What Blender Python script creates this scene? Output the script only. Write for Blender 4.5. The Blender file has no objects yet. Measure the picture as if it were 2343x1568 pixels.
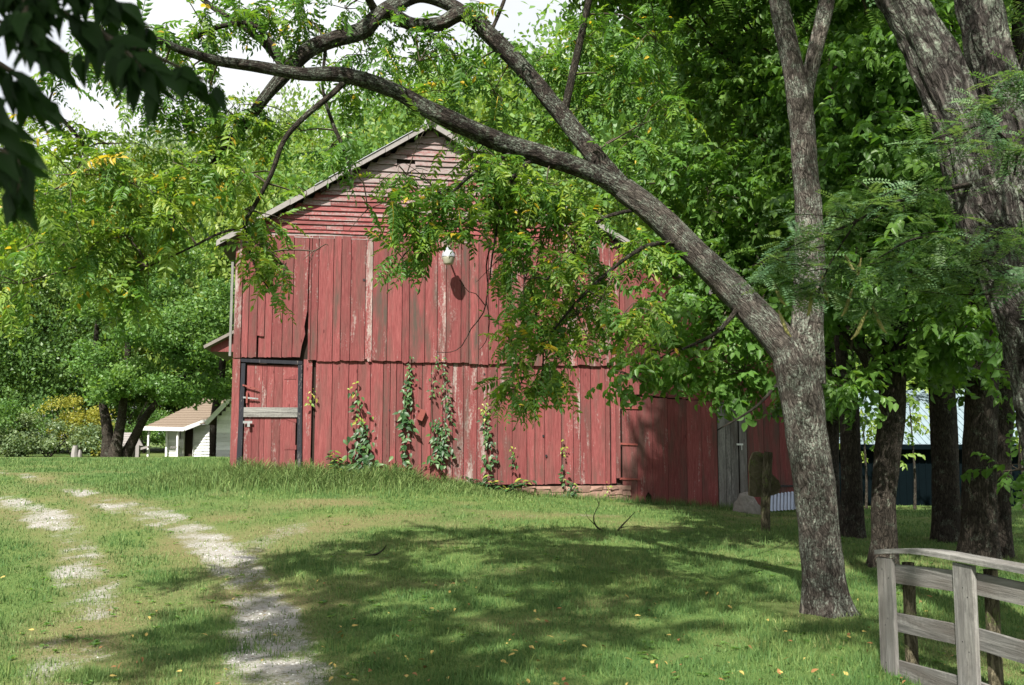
import bpy, math, random
import numpy as np
from mathutils import Vector, Matrix
from mathutils import noise as mnoise

random.seed(7)
RNG = np.random.default_rng(7)
scene = bpy.context.scene
COL = scene.collection
R = math.radians

# ------------------------------------------------------------------ camera, sky, sun, exposure
FPX, CX, CY, HOR = 2170.0, 1171.0, 784.0, 1000.0      # photograph measured on a 2342 x 1568 grid
PITCH = math.atan((HOR - CY) / FPX)
EYE = np.array([0.0, 0.0, 1.6])
cam_d = bpy.data.cameras.new('camera'); cam = bpy.data.objects.new('camera', cam_d); COL.objects.link(cam)
cam.location = EYE; cam.rotation_euler = (math.pi / 2 + PITCH, 0, 0)
cam_d.sensor_width = 36.0; cam_d.lens = FPX / 2342 * 36.0
cam_d.clip_start = 0.05; cam_d.clip_end = 2000
cam_d.dof.use_dof = True; cam_d.dof.focus_distance = 15.0; cam_d.dof.aperture_fstop = 4.8
scene.camera = cam

SUN_TRAVEL = Vector((0.167, 0.482, -0.56)).normalized()
SUN_EL = math.asin(-SUN_TRAVEL.z); SUN_AZ = math.atan2(-SUN_TRAVEL.x, -SUN_TRAVEL.y)
world = bpy.data.worlds.new('World'); scene.world = world; world.use_nodes = True
wn = world.node_tree; wn.nodes.clear()
w_out = wn.nodes.new('ShaderNodeOutputWorld'); w_bg = wn.nodes.new('ShaderNodeBackground')
w_sky = wn.nodes.new('ShaderNodeTexSky'); w_sky.sky_type = 'NISHITA'; w_sky.sun_disc = False
w_sky.sun_elevation = SUN_EL; w_sky.sun_rotation = SUN_AZ
w_sky.air_density = 1.0; w_sky.dust_density = 4.0; w_sky.ozone_density = 1.0
w_tc = wn.nodes.new('ShaderNodeTexCoord'); w_no = wn.nodes.new('ShaderNodeTexNoise')
w_no.inputs['Scale'].default_value = 2.2; w_no.inputs['Detail'].default_value = 6
w_mr = wn.nodes.new('ShaderNodeMapRange'); w_mr.inputs['From Min'].default_value = 0.30; w_mr.inputs['From Max'].default_value = 0.55
w_mr.inputs['To Min'].default_value = 0.45; w_mr.inputs['To Max'].default_value = 0.92
w_mix = wn.nodes.new('ShaderNodeMix'); w_mix.data_type = 'RGBA'
w_mix.inputs[7].default_value = (7.0, 7.1, 7.2, 1)                     # thin bright cloud
wn.links.new(w_tc.outputs['Generated'], w_no.inputs['Vector']); wn.links.new(w_no.outputs['Fac'], w_mr.inputs['Value'])
wn.links.new(w_mr.outputs['Result'], w_mix.inputs[0]); wn.links.new(w_sky.outputs['Color'], w_mix.inputs[6])
wn.links.new(w_mix.outputs[2], w_bg.inputs['Color']); w_bg.inputs['Strength'].default_value = 0.075
wn.links.new(w_bg.outputs[0], w_out.inputs['Surface'])
sun_d = bpy.data.lights.new('sun', 'SUN'); sun = bpy.data.objects.new('sun', sun_d); COL.objects.link(sun)
sun_d.energy = 5.0; sun_d.angle = R(0.9); sun_d.color = (1.0, 0.95, 0.86)
sun.rotation_euler = SUN_TRAVEL.to_track_quat('-Z', 'Y').to_euler(); sun.location = (0, 0, 40)
vs = scene.view_settings
vs.view_transform = 'Standard'; vs.look = 'None'; vs.gamma = 1.0; vs.exposure = 1.15; vs.use_curve_mapping = False
scene.cycles.max_bounces = 5; scene.cycles.diffuse_bounces = 3; scene.cycles.transmission_bounces = 3
scene.cycles.transparent_max_bounces = 4; scene.cycles.glossy_bounces = 2

# ------------------------------------------------------------------ photograph pixel -> place
def ray(px, py):
    u, v = (px - CX) / FPX, (CY - py) / FPX
    return np.array([u, math.cos(PITCH) - v * math.sin(PITCH), math.sin(PITCH) + v * math.cos(PITCH)])
def at(px, py, Y):
    d = ray(px, py); return EYE + d * (Y / d[1])
def pxm(Y): return Y / FPX
def sstep(a, b, x):
    t = np.clip((np.asarray(x, float) - a) / (b - a), 0, 1); return t * t * (3 - 2 * t)
_PERM = np.random.default_rng(3).random((256, 256))
def vnoise(x, y):
    x = np.asarray(x, float); y = np.asarray(y, float)
    xi = np.floor(x).astype(int); yi = np.floor(y).astype(int); fx = x - xi; fy = y - yi
    fx = fx * fx * (3 - 2 * fx); fy = fy * fy * (3 - 2 * fy)
    P = lambda a, b: _PERM[a % 256, b % 256]
    return (P(xi, yi) * (1 - fx) + P(xi + 1, yi) * fx) * (1 - fy) + (P(xi, yi + 1) * (1 - fx) + P(xi + 1, yi + 1) * fx) * fy
def fbm(x, y, o=4):
    s = 0; a = .5; t = 0
    for i in range(o):
        s = s + a * vnoise(x * 2 ** i + 17 * i, y * 2 ** i + 9 * i); t += a; a *= .5
    return s / t
_wx = np.array([-400, -5, -1.5, 2.0, 3.6, 5.0, 8.0, 400]); _ww = np.array([1.0, 1.0, .78, .40, .26, .12, 0, 0])
def ground_z(x, y):
    x = np.asarray(x, float); y = np.asarray(y, float)
    r = 0.84 * sstep(6.5, 21, y) * np.interp(x, _wx, _ww)
    r = r - 0.3 * sstep(34, 50, y) * sstep(-5, -10, x)
    r = r - 0.75 * sstep(19, 32, y) * sstep(4, 9, x)
    return r + (fbm(x * .5, y * .5, 3) - .5) * .10 * sstep(2, 8, y) + (fbm(x * 2.3 + 5, y * 2.3, 2) - .5) * .03
def on_ground(px, py):
    d = ray(px, py); ys = np.linspace(4, 90, 1600); P = EYE[None] + d[None] * (ys / d[1])[:, None]
    b = P[:, 2] - ground_z(P[:, 0], P[:, 1]); k = np.argmax(b < 0)
    return P[k] if b[k] < 0 else P[-1]
def gz(x, y): return float(ground_z(x, y))

# ------------------------------------------------------------------ mesh helpers
def tag(o, label, cat, group=None):
    o['label'] = label; o['category'] = cat
    if group: o['group'] = group
    return o
def empty(name, loc=(0, 0, 0), rz=0, parent=None):
    o = bpy.data.objects.new(name, None); COL.objects.link(o); o.location = loc; o.rotation_euler = (0, 0, rz)
    o.empty_display_size = .2
    if parent: o.parent = parent
    return o
def link(name, me, mat, parent=None, loc=None):
    o = bpy.data.objects.new(name, me); COL.objects.link(o)
    if mat and not me.materials: me.materials.append(mat)
    if parent: o.parent = parent
    if loc is not None: o.location = loc
    return o
def npmesh(name, V, F, smooth=True, uv=None, attrs=None):
    """V (n,3); F (m,k) all faces with k corners"""
    V = np.ascontiguousarray(V, np.float32); F = np.ascontiguousarray(F, np.int32)
    me = bpy.data.meshes.new(name); n, (m, k) = len(V), F.shape
    me.vertices.add(n); me.vertices.foreach_set('co', V.ravel())
    me.loops.add(m * k); me.loops.foreach_set('vertex_index', F.ravel())
    me.polygons.add(m); me.polygons.foreach_set('loop_start', np.arange(0, m * k, k, dtype=np.int32))
    if smooth: me.polygons.foreach_set('use_smooth', np.ones(m, bool))
    if uv is not None:
        l = me.uv_layers.new(name='UVMap'); l.data.foreach_set('uv', np.ascontiguousarray(uv[F.ravel()], np.float32).ravel())
    for a, vals in (attrs or {}).items():
        at_ = me.attributes.new(a, 'FLOAT', 'POINT'); at_.data.foreach_set('value', np.ascontiguousarray(vals, np.float32))
    me.update(calc_edges=True); return me
def pymesh(name, V, F, smooth=False):
    me = bpy.data.meshes.new(name); me.from_pydata([tuple(map(float, v)) for v in V], [], [tuple(f) for f in F]); me.update()
    if smooth: me.polygons.foreach_set('use_smooth', [True] * len(me.polygons))
    return me
def box_vf(x0, x1, y0, y1, z0, z1):
    V = [(x, y, z) for z in (z0, z1) for y in (y0, y1) for x in (x0, x1)]
    return V, [(0, 2, 3, 1), (4, 5, 7, 6), (0, 1, 5, 4), (2, 6, 7, 3), (0, 4, 6, 2), (1, 3, 7, 5)]
def prism_vf(poly, y0, y1):
    """poly [(x,z)] counter-clockwise seen from -y; front at y0, back at y1"""
    n = len(poly); V = [(x, y0, z) for x, z in poly] + [(x, y1, z) for x, z in poly]
    F = [tuple(range(n)), tuple(range(2 * n - 1, n - 1, -1))] + [(i, i + n, (i + 1) % n + n, (i + 1) % n) for i in range(n)]
    return V, F
def box(name, mat, parent, x0, x1, y0, y1, z0, z1, jit=0):
    c = ((x0 + x1) / 2, (y0 + y1) / 2, z0)
    V, F = box_vf(x0 - c[0], x1 - c[0], y0 - c[1], y1 - c[1], 0, z1 - z0)
    if jit: V = [tuple(a + random.uniform(-jit, jit) for a in v) for v in V]
    return link(name, pymesh(name, V, F), mat, parent, c)
def beam(name, mat, parent, a, b, w, h, up=(0, 0, 1), bend=0, n=1):
    """plank from a to b, w across, h along up"""
    a = np.array(a, float); b = np.array(b, float); d = b - a; L = np.linalg.norm(d); d /= L
    up = np.array(up, float); s = np.cross(d, up); s /= np.linalg.norm(s); u = np.cross(s, d)
    V = []; F = []
    for i in range(n + 1):
        t = i / n; c = d * L * t + u * bend * (1 - (2 * t - 1) ** 2)
        V += [c - s * w / 2 - u * h / 2, c + s * w / 2 - u * h / 2, c + s * w / 2 + u * h / 2, c - s * w / 2 + u * h / 2]
    for i in range(n):
        o = 4 * i; F += [(o + k, o + (k + 1) % 4, o + 4 + (k + 1) % 4, o + 4 + k) for k in range(4)]
    F += [(3, 2, 1, 0), (4 * n, 4 * n + 1, 4 * n + 2, 4 * n + 3)]
    return link(name, pymesh(name, V, F), mat, parent, a)
def catmull(P, rad, step):
    P = np.array(P, float); rad = np.array(rad, float)
    Q = np.vstack([2 * P[0] - P[1], P, 2 * P[-1] - P[-2]]); out = []; ro = []
    for i in range(len(P) - 1):
        p0, p1, p2, p3 = Q[i:i + 4]; n = max(2, int(np.linalg.norm(p2 - p1) / step))
        for k in range(n):
            t = k / n
            out.append(.5 * ((2 * p1) + (-p0 + p2) * t + (2 * p0 - 5 * p1 + 4 * p2 - p3) * t * t + (-p0 + 3 * p1 - 3 * p2 + p3) * t ** 3))
            ro.append(rad[i] * (1 - t) + rad[i + 1] * t)
    out.append(P[-1]); ro.append(rad[-1]); return np.array(out), np.array(ro)
class MB:
    """collects quads (tubes) into one mesh"""
    def __init__(s): s.V = []; s.F = []; s.U = []; s.n = 0
    def tube(s, P, rad, segs=8, step=.1, rough=0.0, seed=0, flare=None):
        P, rad = catmull(P, rad, step); n = len(P)
        T = np.gradient(P, axis=0); T /= np.linalg.norm(T, axis=1)[:, None] + 1e-9
        ref = np.array([0.31, -.9, .2]) if abs(T[0][1]) < .8 else np.array([1.0, .1, .2])
        N = np.zeros((n, 3)); prev = ref
        for i in range(n):
            v = prev - T[i] * np.dot(prev, T[i]); v /= np.linalg.norm(v) + 1e-9; N[i] = v; prev = v
        B = np.cross(T, N); ang = np.linspace(0, 2 * math.pi, segs + 1)
        L = np.concatenate([[0], np.cumsum(np.linalg.norm(np.diff(P, axis=0), axis=1))])
        rr = np.repeat(rad[:, None], segs + 1, 1)
        if rough:
            A, LL = np.meshgrid(ang, L); c, sn = np.cos(A), np.sin(A); rm = max(rad.mean(), .02)
            big = fbm(c * 1.3 + seed + 8, sn * 1.3 + LL * .9 / (rm * 6) + 30, 3) - .5
            fine = np.abs(vnoise(A / (2 * math.pi) * 18 + seed, LL * 5 + vnoise(A * 3, LL * 2) * 1.2) - .5)
            fine = np.where(np.isclose(A, 2 * math.pi), np.abs(vnoise(0 * A + seed, LL * 5 + vnoise(0 * A, LL * 2) * 1.2) - .5), fine)
            rr = rr * (1 + rough * (big * 1.8 + (fine - .25) * 1.0))
        if flare is not None:
            A, LL = np.meshgrid(ang, L); f = np.exp(-LL / flare[1]); rr = rr * (1 + flare[0] * f * (1 + .5 * np.cos(A * 5 + seed)))
        V = P[:, None, :] + rr[:, :, None] * (np.cos(ang)[None, :, None] * N[:, None] + np.sin(ang)[None, :, None] * B[:, None])
        U = np.stack([np.repeat((ang / (2 * math.pi))[None], n, 0) * (2 * math.pi * rad.mean()), np.repeat(L[:, None], segs + 1, 1)], 2) + seed * .37
        i, j = np.meshgrid(np.arange(n - 1), np.arange(segs), indexing='ij'); a = i * (segs + 1) + j
        F = np.stack([a, a + 1, a + segs + 2, a + segs + 1], 2).reshape(-1, 4) + s.n
        s.V.append(V.reshape(-1, 3)); s.F.append(F); s.U.append(U.reshape(-1, 2)); s.n += n * (segs + 1); return P
    def build(s, name, mat, parent=None, origin=None):
        V = np.vstack(s.V)
        if origin is not None: V = V - np.array(origin)
        return link(name, npmesh(name, V, np.vstack(s.F), True, np.vstack(s.U)), mat, parent)
def frames(d, up):
    x = d / (np.linalg.norm(d, axis=1)[:, None] + 1e-9)
    z = up - x * np.sum(up * x, 1)[:, None]; z /= np.linalg.norm(z, axis=1)[:, None] + 1e-9
    y = np.cross(z, x); return np.stack([x, y, z], 2)
def scatter(tpl, pos, M, scale, rnd, jit=.12):
    """copies of one spray template joined into one mesh; tpl = (V, F, per-vertex leaf random)"""
    V, F, lr = tpl; n = len(pos)
    out = np.einsum('nij,vj->nvi', M, V) * np.asarray(scale)[:, None, None] + pos[:, None, :]
    Fo = (F[None] + (np.arange(n) * len(V))[:, None, None]).reshape(-1, F.shape[1])
    rr = np.clip(rnd[:, None] + (lr[None] - .5) * 2 * jit, 0, 1)
    rr = np.where((lr[None] * 7.13 + rnd[:, None] * 91.7) % 1 < .022, 1.0, rr)
    return out.reshape(-1, 3), Fo, rr.ravel()
def join(parts):
    V = []; F = []; A = []; n = 0
    for v, f, a in parts: V.append(v); F.append(f + n); A.append(a); n += len(v)
    return np.vstack(V), np.vstack(F), np.concatenate(A)
def unit(n, rng=RNG):
    v = rng.normal(size=(n, 3)); return v / np.linalg.norm(v, axis=1)[:, None]

# leaf templates ----------------------------------------------------------------------------
def leaf6(L, W, fold=.18, curl=.15):
    V = np.array([(0, 0, 0), (.28 * L, W * .46, fold * W), (.62 * L, W * .42, fold * W - curl * L * .3), (L, 0, -curl * L), (.62 * L, -W * .42, fold * W - curl * L * .3), (.28 * L, -W * .46, fold * W)])
    return V, np.array([(0, 3, 2, 1), (0, 5, 4, 3)])
def rotz(V, a): c, s = math.cos(a), math.sin(a); return V @ np.array([[c, s, 0], [-s, c, 0], [0, 0, 1]])
def rotx(V, a): c, s = math.cos(a), math.sin(a); return V @ np.array([[1, 0, 0], [0, c, s], [0, -s, c]])
def roty(V, a): c, s = math.cos(a), math.sin(a); return V @ np.array([[c, 0, -s], [0, 1, 0], [s, 0, c]])
def tpl_walnut(rng, pairs=7, droop=.28, L=.24, W=.085):
    Vs = []; Fs = []; rs = []; n = 0; st = []
    for i in range(6):
        s = i / 5; st += [(s, -.008, -droop * s * s), (s, .008, -droop * s * s)]
    st = np.array(st); F = np.array([(2 * i, 2 * i + 1, 2 * i + 3, 2 * i + 2) for i in range(5)])
    Vs.append(st); Fs.append(F); rs.append(np.full(12, .5)); n = 12
    for i in range(pairs + 1):
        s = .16 + .82 * i / pairs
        for side in ((1, -1) if i < pairs else (0,)):
            if rng.random() < .06: continue
            k = 1 - .35 * abs(i / pairs - .45)
            v, f = leaf6(L * k, W * k * 1.1, .2, rng.uniform(.05, .4))
            v = rotx(v, rng.normal() * .35); v = roty(v, rng.uniform(0, .5))
            v = rotz(v, side * R(rng.uniform(52, 74))) + np.array([s + rng.normal() * .008, 0, -droop * s * s])
            Vs.append(v); Fs.append(f + n); rs.append(np.full(6, rng.random())); n += 6
    return np.vstack(Vs), np.vstack(Fs), np.concatenate(rs)
def tpl_twig(rng, k=9, L=.36, W=.2, spread=1.0):
    """short twig of broad leaves, unit long"""
    Vs = []; Fs = []; rs = []; n = 0
    st = np.array([(0, -.008, 0), (0, .008, 0), (.5, .006, -.03), (.5, -.006, -.03), (1, -.003, -.12), (1, .003, -.12)]); Vs.append(st)
    Fs.append(np.array([(0, 1, 2, 3), (3, 2, 5, 4)])); rs.append(np.full(6, .4)); n = 6
    for i in range(k):
        s = .12 + .88 * i / (k - 1); v, f = leaf6(L * rng.uniform(.75, 1.1), W * rng.uniform(.8, 1.1), .15, rng.uniform(.1, .5))
        v = rotx(v, rng.normal() * .5); v = roty(v, rng.uniform(-.1, .7))
        v = rotz(v, (1 if i % 2 else -1) * R(rng.uniform(25, 80)) * spread) + np.array([s, rng.normal() * .03, -.12 * s * s])
        Vs.append(v); Fs.append(f + n); rs.append(np.full(6, rng.random())); n += 6
    return np.vstack(Vs), np.vstack(Fs), np.concatenate(rs)
def tpl_clump(rng, k=14, L=.34, W=.2):
    """far foliage: loose clump of single-quad leaves in a flattened unit ball"""
    P = unit(k, rng) * rng.random((k, 1)) ** .5 * np.array([1, 1, .55]); D = unit(k, rng); D[:, 2] -= .35
    U = unit(k, rng) * .75 + np.array([0, 0, .8]); M = frames(D, U)
    q = np.array([(0, 0, 0), (.5, .5, .06), (1, 0, -.08), (.5, -.5, .06)]) * np.array([L, W, L])
    V = np.einsum('nij,vj->nvi', M, q) + P[:, None]; F = (np.arange(4)[None] + 4 * np.arange(k)[:, None])
    return V.reshape(-1, 3), F, np.repeat(rng.random(k), 4)
def tpl_locust(rng, pairs=9):
    Vs = []; Fs = []; rs = []; n = 0
    st = np.array([(0, -.006, 0), (0, .006, 0), (1, .004, -.2), (1, -.004, -.2)]); Vs.append(st); Fs.append(np.array([(0, 1, 2, 3)])); rs.append(np.full(4, .4)); n = 4
    for i in range(pairs):
        s = .08 + .9 * i / (pairs - 1)
        for side in (1, -1):
            q = np.array([(0, 0, 0), (.5, .5, .02), (1, 0, -.03), (.5, -.5, .02)]) * np.array([.26, .085, .26]) * (1 - .4 * abs(s - .5))
            v = rotx(q, rng.normal() * .25); v = rotz(v, side * R(rng.uniform(62, 80))) + np.array([s, 0, -.2 * s * s])
            Vs.append(v); Fs.append(np.array([(0, 1, 2, 3)]) + n); rs.append(np.full(4, rng.random())); n += 4
    return np.vstack(Vs), np.vstack(Fs), np.concatenate(rs)

# ------------------------------------------------------------------ materials
def mat_new(name):
    m = bpy.data.materials.new(name); m.use_nodes = True; nt = m.node_tree; nt.nodes.clear(); return m, nt
class NT:
    def __init__(s, name): s.m, s.t = mat_new(name); s.out = s.n('OutputMaterial')
    def n(s, kind, **kw):
        o = s.t.nodes.new('ShaderNode' + kind)
        for k, v in kw.items(): setattr(o, k, v)
        return o
    def l(s, a, b): s.t.links.new(a, b)
    def val(s, sock, v):
        if hasattr(v, 'is_output') or isinstance(v, bpy.types.NodeSocket): s.l(v, sock)
        else: sock.default_value = v
    def coord(s, which='Object', scale=(1, 1, 1)):
        tc = s.n('TexCoord'); mp = s.n('Mapping'); s.l(tc.outputs[which], mp.inputs[0]); mp.inputs['Scale'].default_value = scale; return mp.outputs[0]
    def noise(s, vec, scale=5, detail=4, rough=.55, dist=0):
        o = s.n('TexNoise'); s.l(vec, o.inputs['Vector']); o.inputs['Scale'].default_value = scale; o.inputs['Detail'].default_value = detail
        o.inputs['Roughness'].default_value = rough; o.inputs['Distortion'].default_value = dist; return o.outputs['Fac']
    def vor(s, vec, scale=5, feature='F1'):
        o = s.n('TexVoronoi', feature=feature); s.l(vec, o.inputs['Vector']); o.inputs['Scale'].default_value = scale; return o.outputs['Distance']
    def mr(s, v, a, b, c=0, d=1):
        o = s.n('MapRange'); s.val(o.inputs[0], v); s.val(o.inputs[1], a); s.val(o.inputs[2], b); s.val(o.inputs[3], c); s.val(o.inputs[4], d); return o.outputs[0]
    def math(s, op, a, b=0.0):
        o = s.n('Math', operation=op); s.val(o.inputs[0], a); s.val(o.inputs[1], b); return o.outputs[0]
    def mix(s, f, a, b):
        o = s.n('Mix', data_type='RGBA'); s.val(o.inputs[0], f); s.val(o.inputs[6], a if not isinstance(a, tuple) else a + (1,)); s.val(o.inputs[7], b if not isinstance(b, tuple) else b + (1,)); return o.outputs[2]
    def ramp(s, f, stops):
        o = s.n('ValToRGB'); s.l(f, o.inputs[0]); e = o.color_ramp.elements
        while len(e) < len(stops): e.new(.5)
        for i, (p, c) in enumerate(stops): e[i].position = p; e[i].color = c + (1,)
        return o.outputs[0]
    def attr(s, name, typ='GEOMETRY'):
        o = s.n('Attribute', attribute_name=name, attribute_type=typ); return o.outputs['Fac']
    def bright(s, col, v):
        o = s.n('HueSaturation'); s.l(col, o.inputs['Color']); s.val(o.inputs['Value'], v); return o.outputs[0]
    def bump(s, h, strength=.4, dist=.02):
        o = s.n('Bump'); s.l(h, o.inputs['Height']); o.inputs['Strength'].default_value = strength; o.inputs['Distance'].default_value = dist; return o.outputs[0]
    def pbr(s, col, rough=.8, normal=None, spec=.3, metal=0):
        b = s.n('BsdfPrincipled'); s.val(b.inputs['Base Color'], col if not isinstance(col, tuple) else col + (1,)); s.val(b.inputs['Roughness'], rough)
        b.inputs['Specular IOR Level'].default_value = spec; b.inputs['Metallic'].default_value = metal
        if normal is not None: s.l(normal, b.inputs['Normal'])
        return b
    def done(s, b): s.l(b.outputs[0], s.out.inputs['Surface']); return s.m
M = {}
def leaf_mat(name, stops, trans=.38, rough=.42, tmul=(1.25, 1.25, .5), spec=.35):
    stops = [(p, (c[0] * 1.08, c[1] * .98, c[2] * .95)) for p, c in stops]
    t = NT(name); a = t.attr('rnd'); col = t.ramp(a, stops)
    b = t.pbr(col, rough, spec=spec); tr = t.n('BsdfTranslucent'); o = t.n('Mix', data_type='RGBA', blend_type='MULTIPLY')
    o.inputs[0].default_value = 1; t.l(col, o.inputs[6]); o.inputs[7].default_value = tmul + (1,); t.l(o.outputs[2], tr.inputs['Color'])
    mx = t.n('MixShader'); mx.inputs[0].default_value = trans; t.l(b.outputs[0], mx.inputs[1]); t.l(tr.outputs[0], mx.inputs[2])
    t.l(mx.outputs[0], t.out.inputs['Surface']); return t.m
M['walnut'] = leaf_mat('walnut_leaf', [(0, (.05, .135, .03)), (.5, (.09, .215, .042)), (.86, (.21, .34, .055)), (.965, (.30, .37, .055)), (.985, (.50, .40, .05))], .48)
M['maple'] = leaf_mat('broad_leaf', [(0, (.055, .14, .034)), (.5, (.105, .24, .052)), (1, (.18, .33, .075))], .52)
M['grove'] = leaf_mat('grove_leaf', [(0, (.05, .13, .032)), (.5, (.095, .22, .048)), (1, (.16, .31, .07))], .52)
M['locust'] = leaf_mat('locust_leaf', [(0, (.06, .14, .07)), (.6, (.11, .22, .10)), (1, (.17, .28, .13))], .38)
M['far_dark'] = leaf_mat('far_dark_leaf', [(0, (.05, .12, .04)), (.5, (.09, .19, .055)), (1, (.15, .26, .075))], .42)
M['far_mid'] = leaf_mat('far_mid_leaf', [(0, (.06, .15, .045)), (.5, (.11, .235, .065)), (1, (.185, .32, .09))], .45)
M['far_light'] = leaf_mat('far_light_leaf', [(0, (.10, .20, .045)), (.5, (.17, .29, .07)), (1, (.28, .38, .09))], .48)
M['far_yellow'] = leaf_mat('far_yellow_leaf', [(0, (.14, .2, .04)), (.5, (.23, .27, .05)), (1, (.34, .34, .06))], .4)
M['far_grey'] = leaf_mat('grey_green_leaf', [(0, (.08, .155, .08)), (.5, (.14, .22, .11)), (1, (.22, .30, .15))], .38)
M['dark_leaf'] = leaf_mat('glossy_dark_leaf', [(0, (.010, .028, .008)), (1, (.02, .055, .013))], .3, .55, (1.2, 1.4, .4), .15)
M['vine'] = leaf_mat('creeper_leaf', [(0, (.018, .06, .022)), (.5, (.035, .10, .032)), (.9, (.08, .17, .045)), (1, (.2, .26, .05))], .28)
M['vine_young'] = leaf_mat('creeper_young_leaf', [(0, (.10, .23, .035)), (.6, (.19, .31, .045)), (1, (.30, .33, .06))], .35)

def bark_mat(name, c0, c1, lichen, amount, scale=1.0, rough=.9):
    t = NT(name); uv = t.n('UVMap').outputs[0]; oc = t.coord('Object')
    wv = t.n('TexNoise'); t.l(oc, wv.inputs['Vector']); wv.inputs['Scale'].default_value = 7; wv.inputs['Detail'].default_value = 3
    wob = t.n('VectorMath', operation='MULTIPLY_ADD'); t.l(wv.outputs['Color'], wob.inputs[0]); wob.inputs[1].default_value = (.07, .07, 0); t.l(uv, wob.inputs[2])
    def mp(sx, sy):
        m = t.n('Mapping'); t.l(wob.outputs[0], m.inputs[0]); m.inputs['Scale'].default_value = (sx * scale, sy * scale, 1); return m.outputs[0]
    n1 = t.noise(mp(46, 6.5), 1.0, 5, .6, .4); n2 = t.noise(mp(120, 30), 1.0, 4, .65)
    rg = t.math('SUBTRACT', 1.0, t.mr(t.math('ABSOLUTE', t.math('SUBTRACT', n1, .5)), 0, .17)); fur = t.math('POWER', rg, 1.6)
    plate = t.vor(mp(20, 9), 1.0, 'DISTANCE_TO_EDGE'); pl = t.mr(plate, 0, .13)
    h = t.math('SUBTRACT', t.math('ADD', t.math('MULTIPLY', n2, .45), t.math('MULTIPLY', pl, .3)), t.math('MULTIPLY', fur, .75))
    col = t.mix(t.mr(h, -.45, .55), c0, c1)
    l1 = t.noise(oc, 6.5, 6, .68); l2 = t.noise(oc, 55, 4, .7)
    lm = t.math('MULTIPLY', t.mr(l1, .61 - amount * .16, .66 - amount * .15), t.mr(l2, .43, .55)); lm = t.math('MULTIPLY', lm, t.mr(fur, .35, .9, 1, .15))
    col = t.mix(lm, col, lichen)
    mo = t.mr(t.noise(oc, 2.3, 3), .3, .7, .75, 1.25); col = t.bright(col, mo)
    return t.done(t.pbr(col, rough, t.bump(h, 1.0, .03), .12))
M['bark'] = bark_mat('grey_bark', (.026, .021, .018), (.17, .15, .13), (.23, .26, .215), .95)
M['bark_limb_shade'] = bark_mat('shade_darkened_lichened_bark', (.014, .011, .010), (.085, .07, .06), (.20, .235, .19), .9)  # darker copy of the lichened bark, canopy shade put into the arch limbs' colour
M['bark_dark'] = bark_mat('dark_bark', (.018, .015, .012), (.08, .068, .055), (.13, .15, .115), .35)
M['bark_big'] = bark_mat('rough_plated_bark', (.012, .010, .009), (.105, .092, .084), (.18, .205, .165), .95, .55)
M['twig'] = NT('twig_bark'); _t = M['twig']; M['twig'] = _t.done(_t.pbr((.07, .055, .04), .85))

def wood_mat(name, paint0, paint1, bare, axis='z', dark=(.07, .055, .045), scale=1.0):
    """painted board: grain along one axis, bare grey where paint has gone (object property wear), knots, dark weather stains"""
    t = NT(name); tc = t.n('TexCoord'); inf = t.n('ObjectInfo'); rv = inf.outputs['Random']
    sh = t.n('VectorMath', operation='ADD'); cmb = t.n('CombineXYZ')
    for i, k in enumerate((37.0, 11.0, 53.0)): t.l(t.math('MULTIPLY', rv, k), cmb.inputs[i])
    t.l(tc.outputs['Object'], sh.inputs[0]); t.l(cmb.outputs[0], sh.inputs[1])
    def mp(sc):
        o = t.n('Mapping'); t.l(sh.outputs[0], o.inputs[0]); o.inputs['Scale'].default_value = sc; return o.outputs[0]
    lo, hi = (1.3, 26)
    gs = {'z': (hi, hi, lo), 'x': (lo, hi, hi), 'y': (hi, lo, hi)}[axis]
    ps = {'z': (7, 7, 1.1), 'x': (1.1, 7, 7), 'y': (7, 1.1, 7)}[axis]
    ks = {'z': (5.5, .01, 1.7), 'x': (1.7, .01, 5.5), 'y': (.01, 1.7, 5.5)}[axis]
    grain = t.noise(mp(gs), 2.4 * scale, 5, .65, .6)
    fine = t.noise(mp(tuple(g * 3.2 for g in gs)), 2.0, 3, .6)
    patch = t.noise(mp(ps), 1.0, 6, .68, .3); spots = t.noise(mp((14, 14, 9)), 2.4, 4, .7)
    wear = t.attr('wear', 'OBJECT'); knot = t.vor(mp(ks), 1.0)
    knm = t.mr(knot, .05, .085, 1, 0)
    base = t.mix(t.mr(grain, .32, .68), paint0, paint1); base = t.bright(base, t.mr(fine, .3, .7, .82, 1.15))
    base = t.bright(base, t.mr(rv, 0, 1, .78, 1.16))
    # bare wood where paint is lost
    th = t.math('SUBTRACT', .665, t.math('MULTIPLY', wear, .28))
    bm = t.mr(t.math('ADD', t.math('MULTIPLY', patch, .72), t.math('MULTIPLY', spots, .32)), th, t.math('ADD', th, .10))
    bm = t.math('MULTIPLY', bm, t.mr(fine, .28, .58))
    barec = t.mix(grain, tuple(c * .62 for c in bare), tuple(min(1, c * 1.25) for c in bare))
    col = t.mix(bm, base, barec)
    # dark weather stain
    st = t.noise(mp(tuple(p * .55 for p in ps)), 1.3, 4, .6); stain = t.attr('stain', 'OBJECT')
    sm = t.math('MULTIPLY', t.mr(st, .45, .66), stain); sm = t.math('MULTIPLY', sm, t.mr(fine, .2, .6, .4, 1))
    col = t.mix(sm, col, dark)
    col = t.mix(t.math('MULTIPLY', knm, .75), col, tuple(c * .45 for c in paint0))
    h = t.math('ADD', t.math('MULTIPLY', grain, .6), t.math('MULTIPLY', fine, .4)); h = t.math('SUBTRACT', h, t.math('MULTIPLY', bm, .12))
    return t.done(t.pbr(col, .82, t.bump(h, .55, .012), .2))
RED0, RED1, GREYW = (.138, .033, .034), (.232, .073, .071), (.36, .325, .30)
M['red_v'] = wood_mat('red_board_upright', RED0, RED1, GREYW, 'z')
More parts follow.
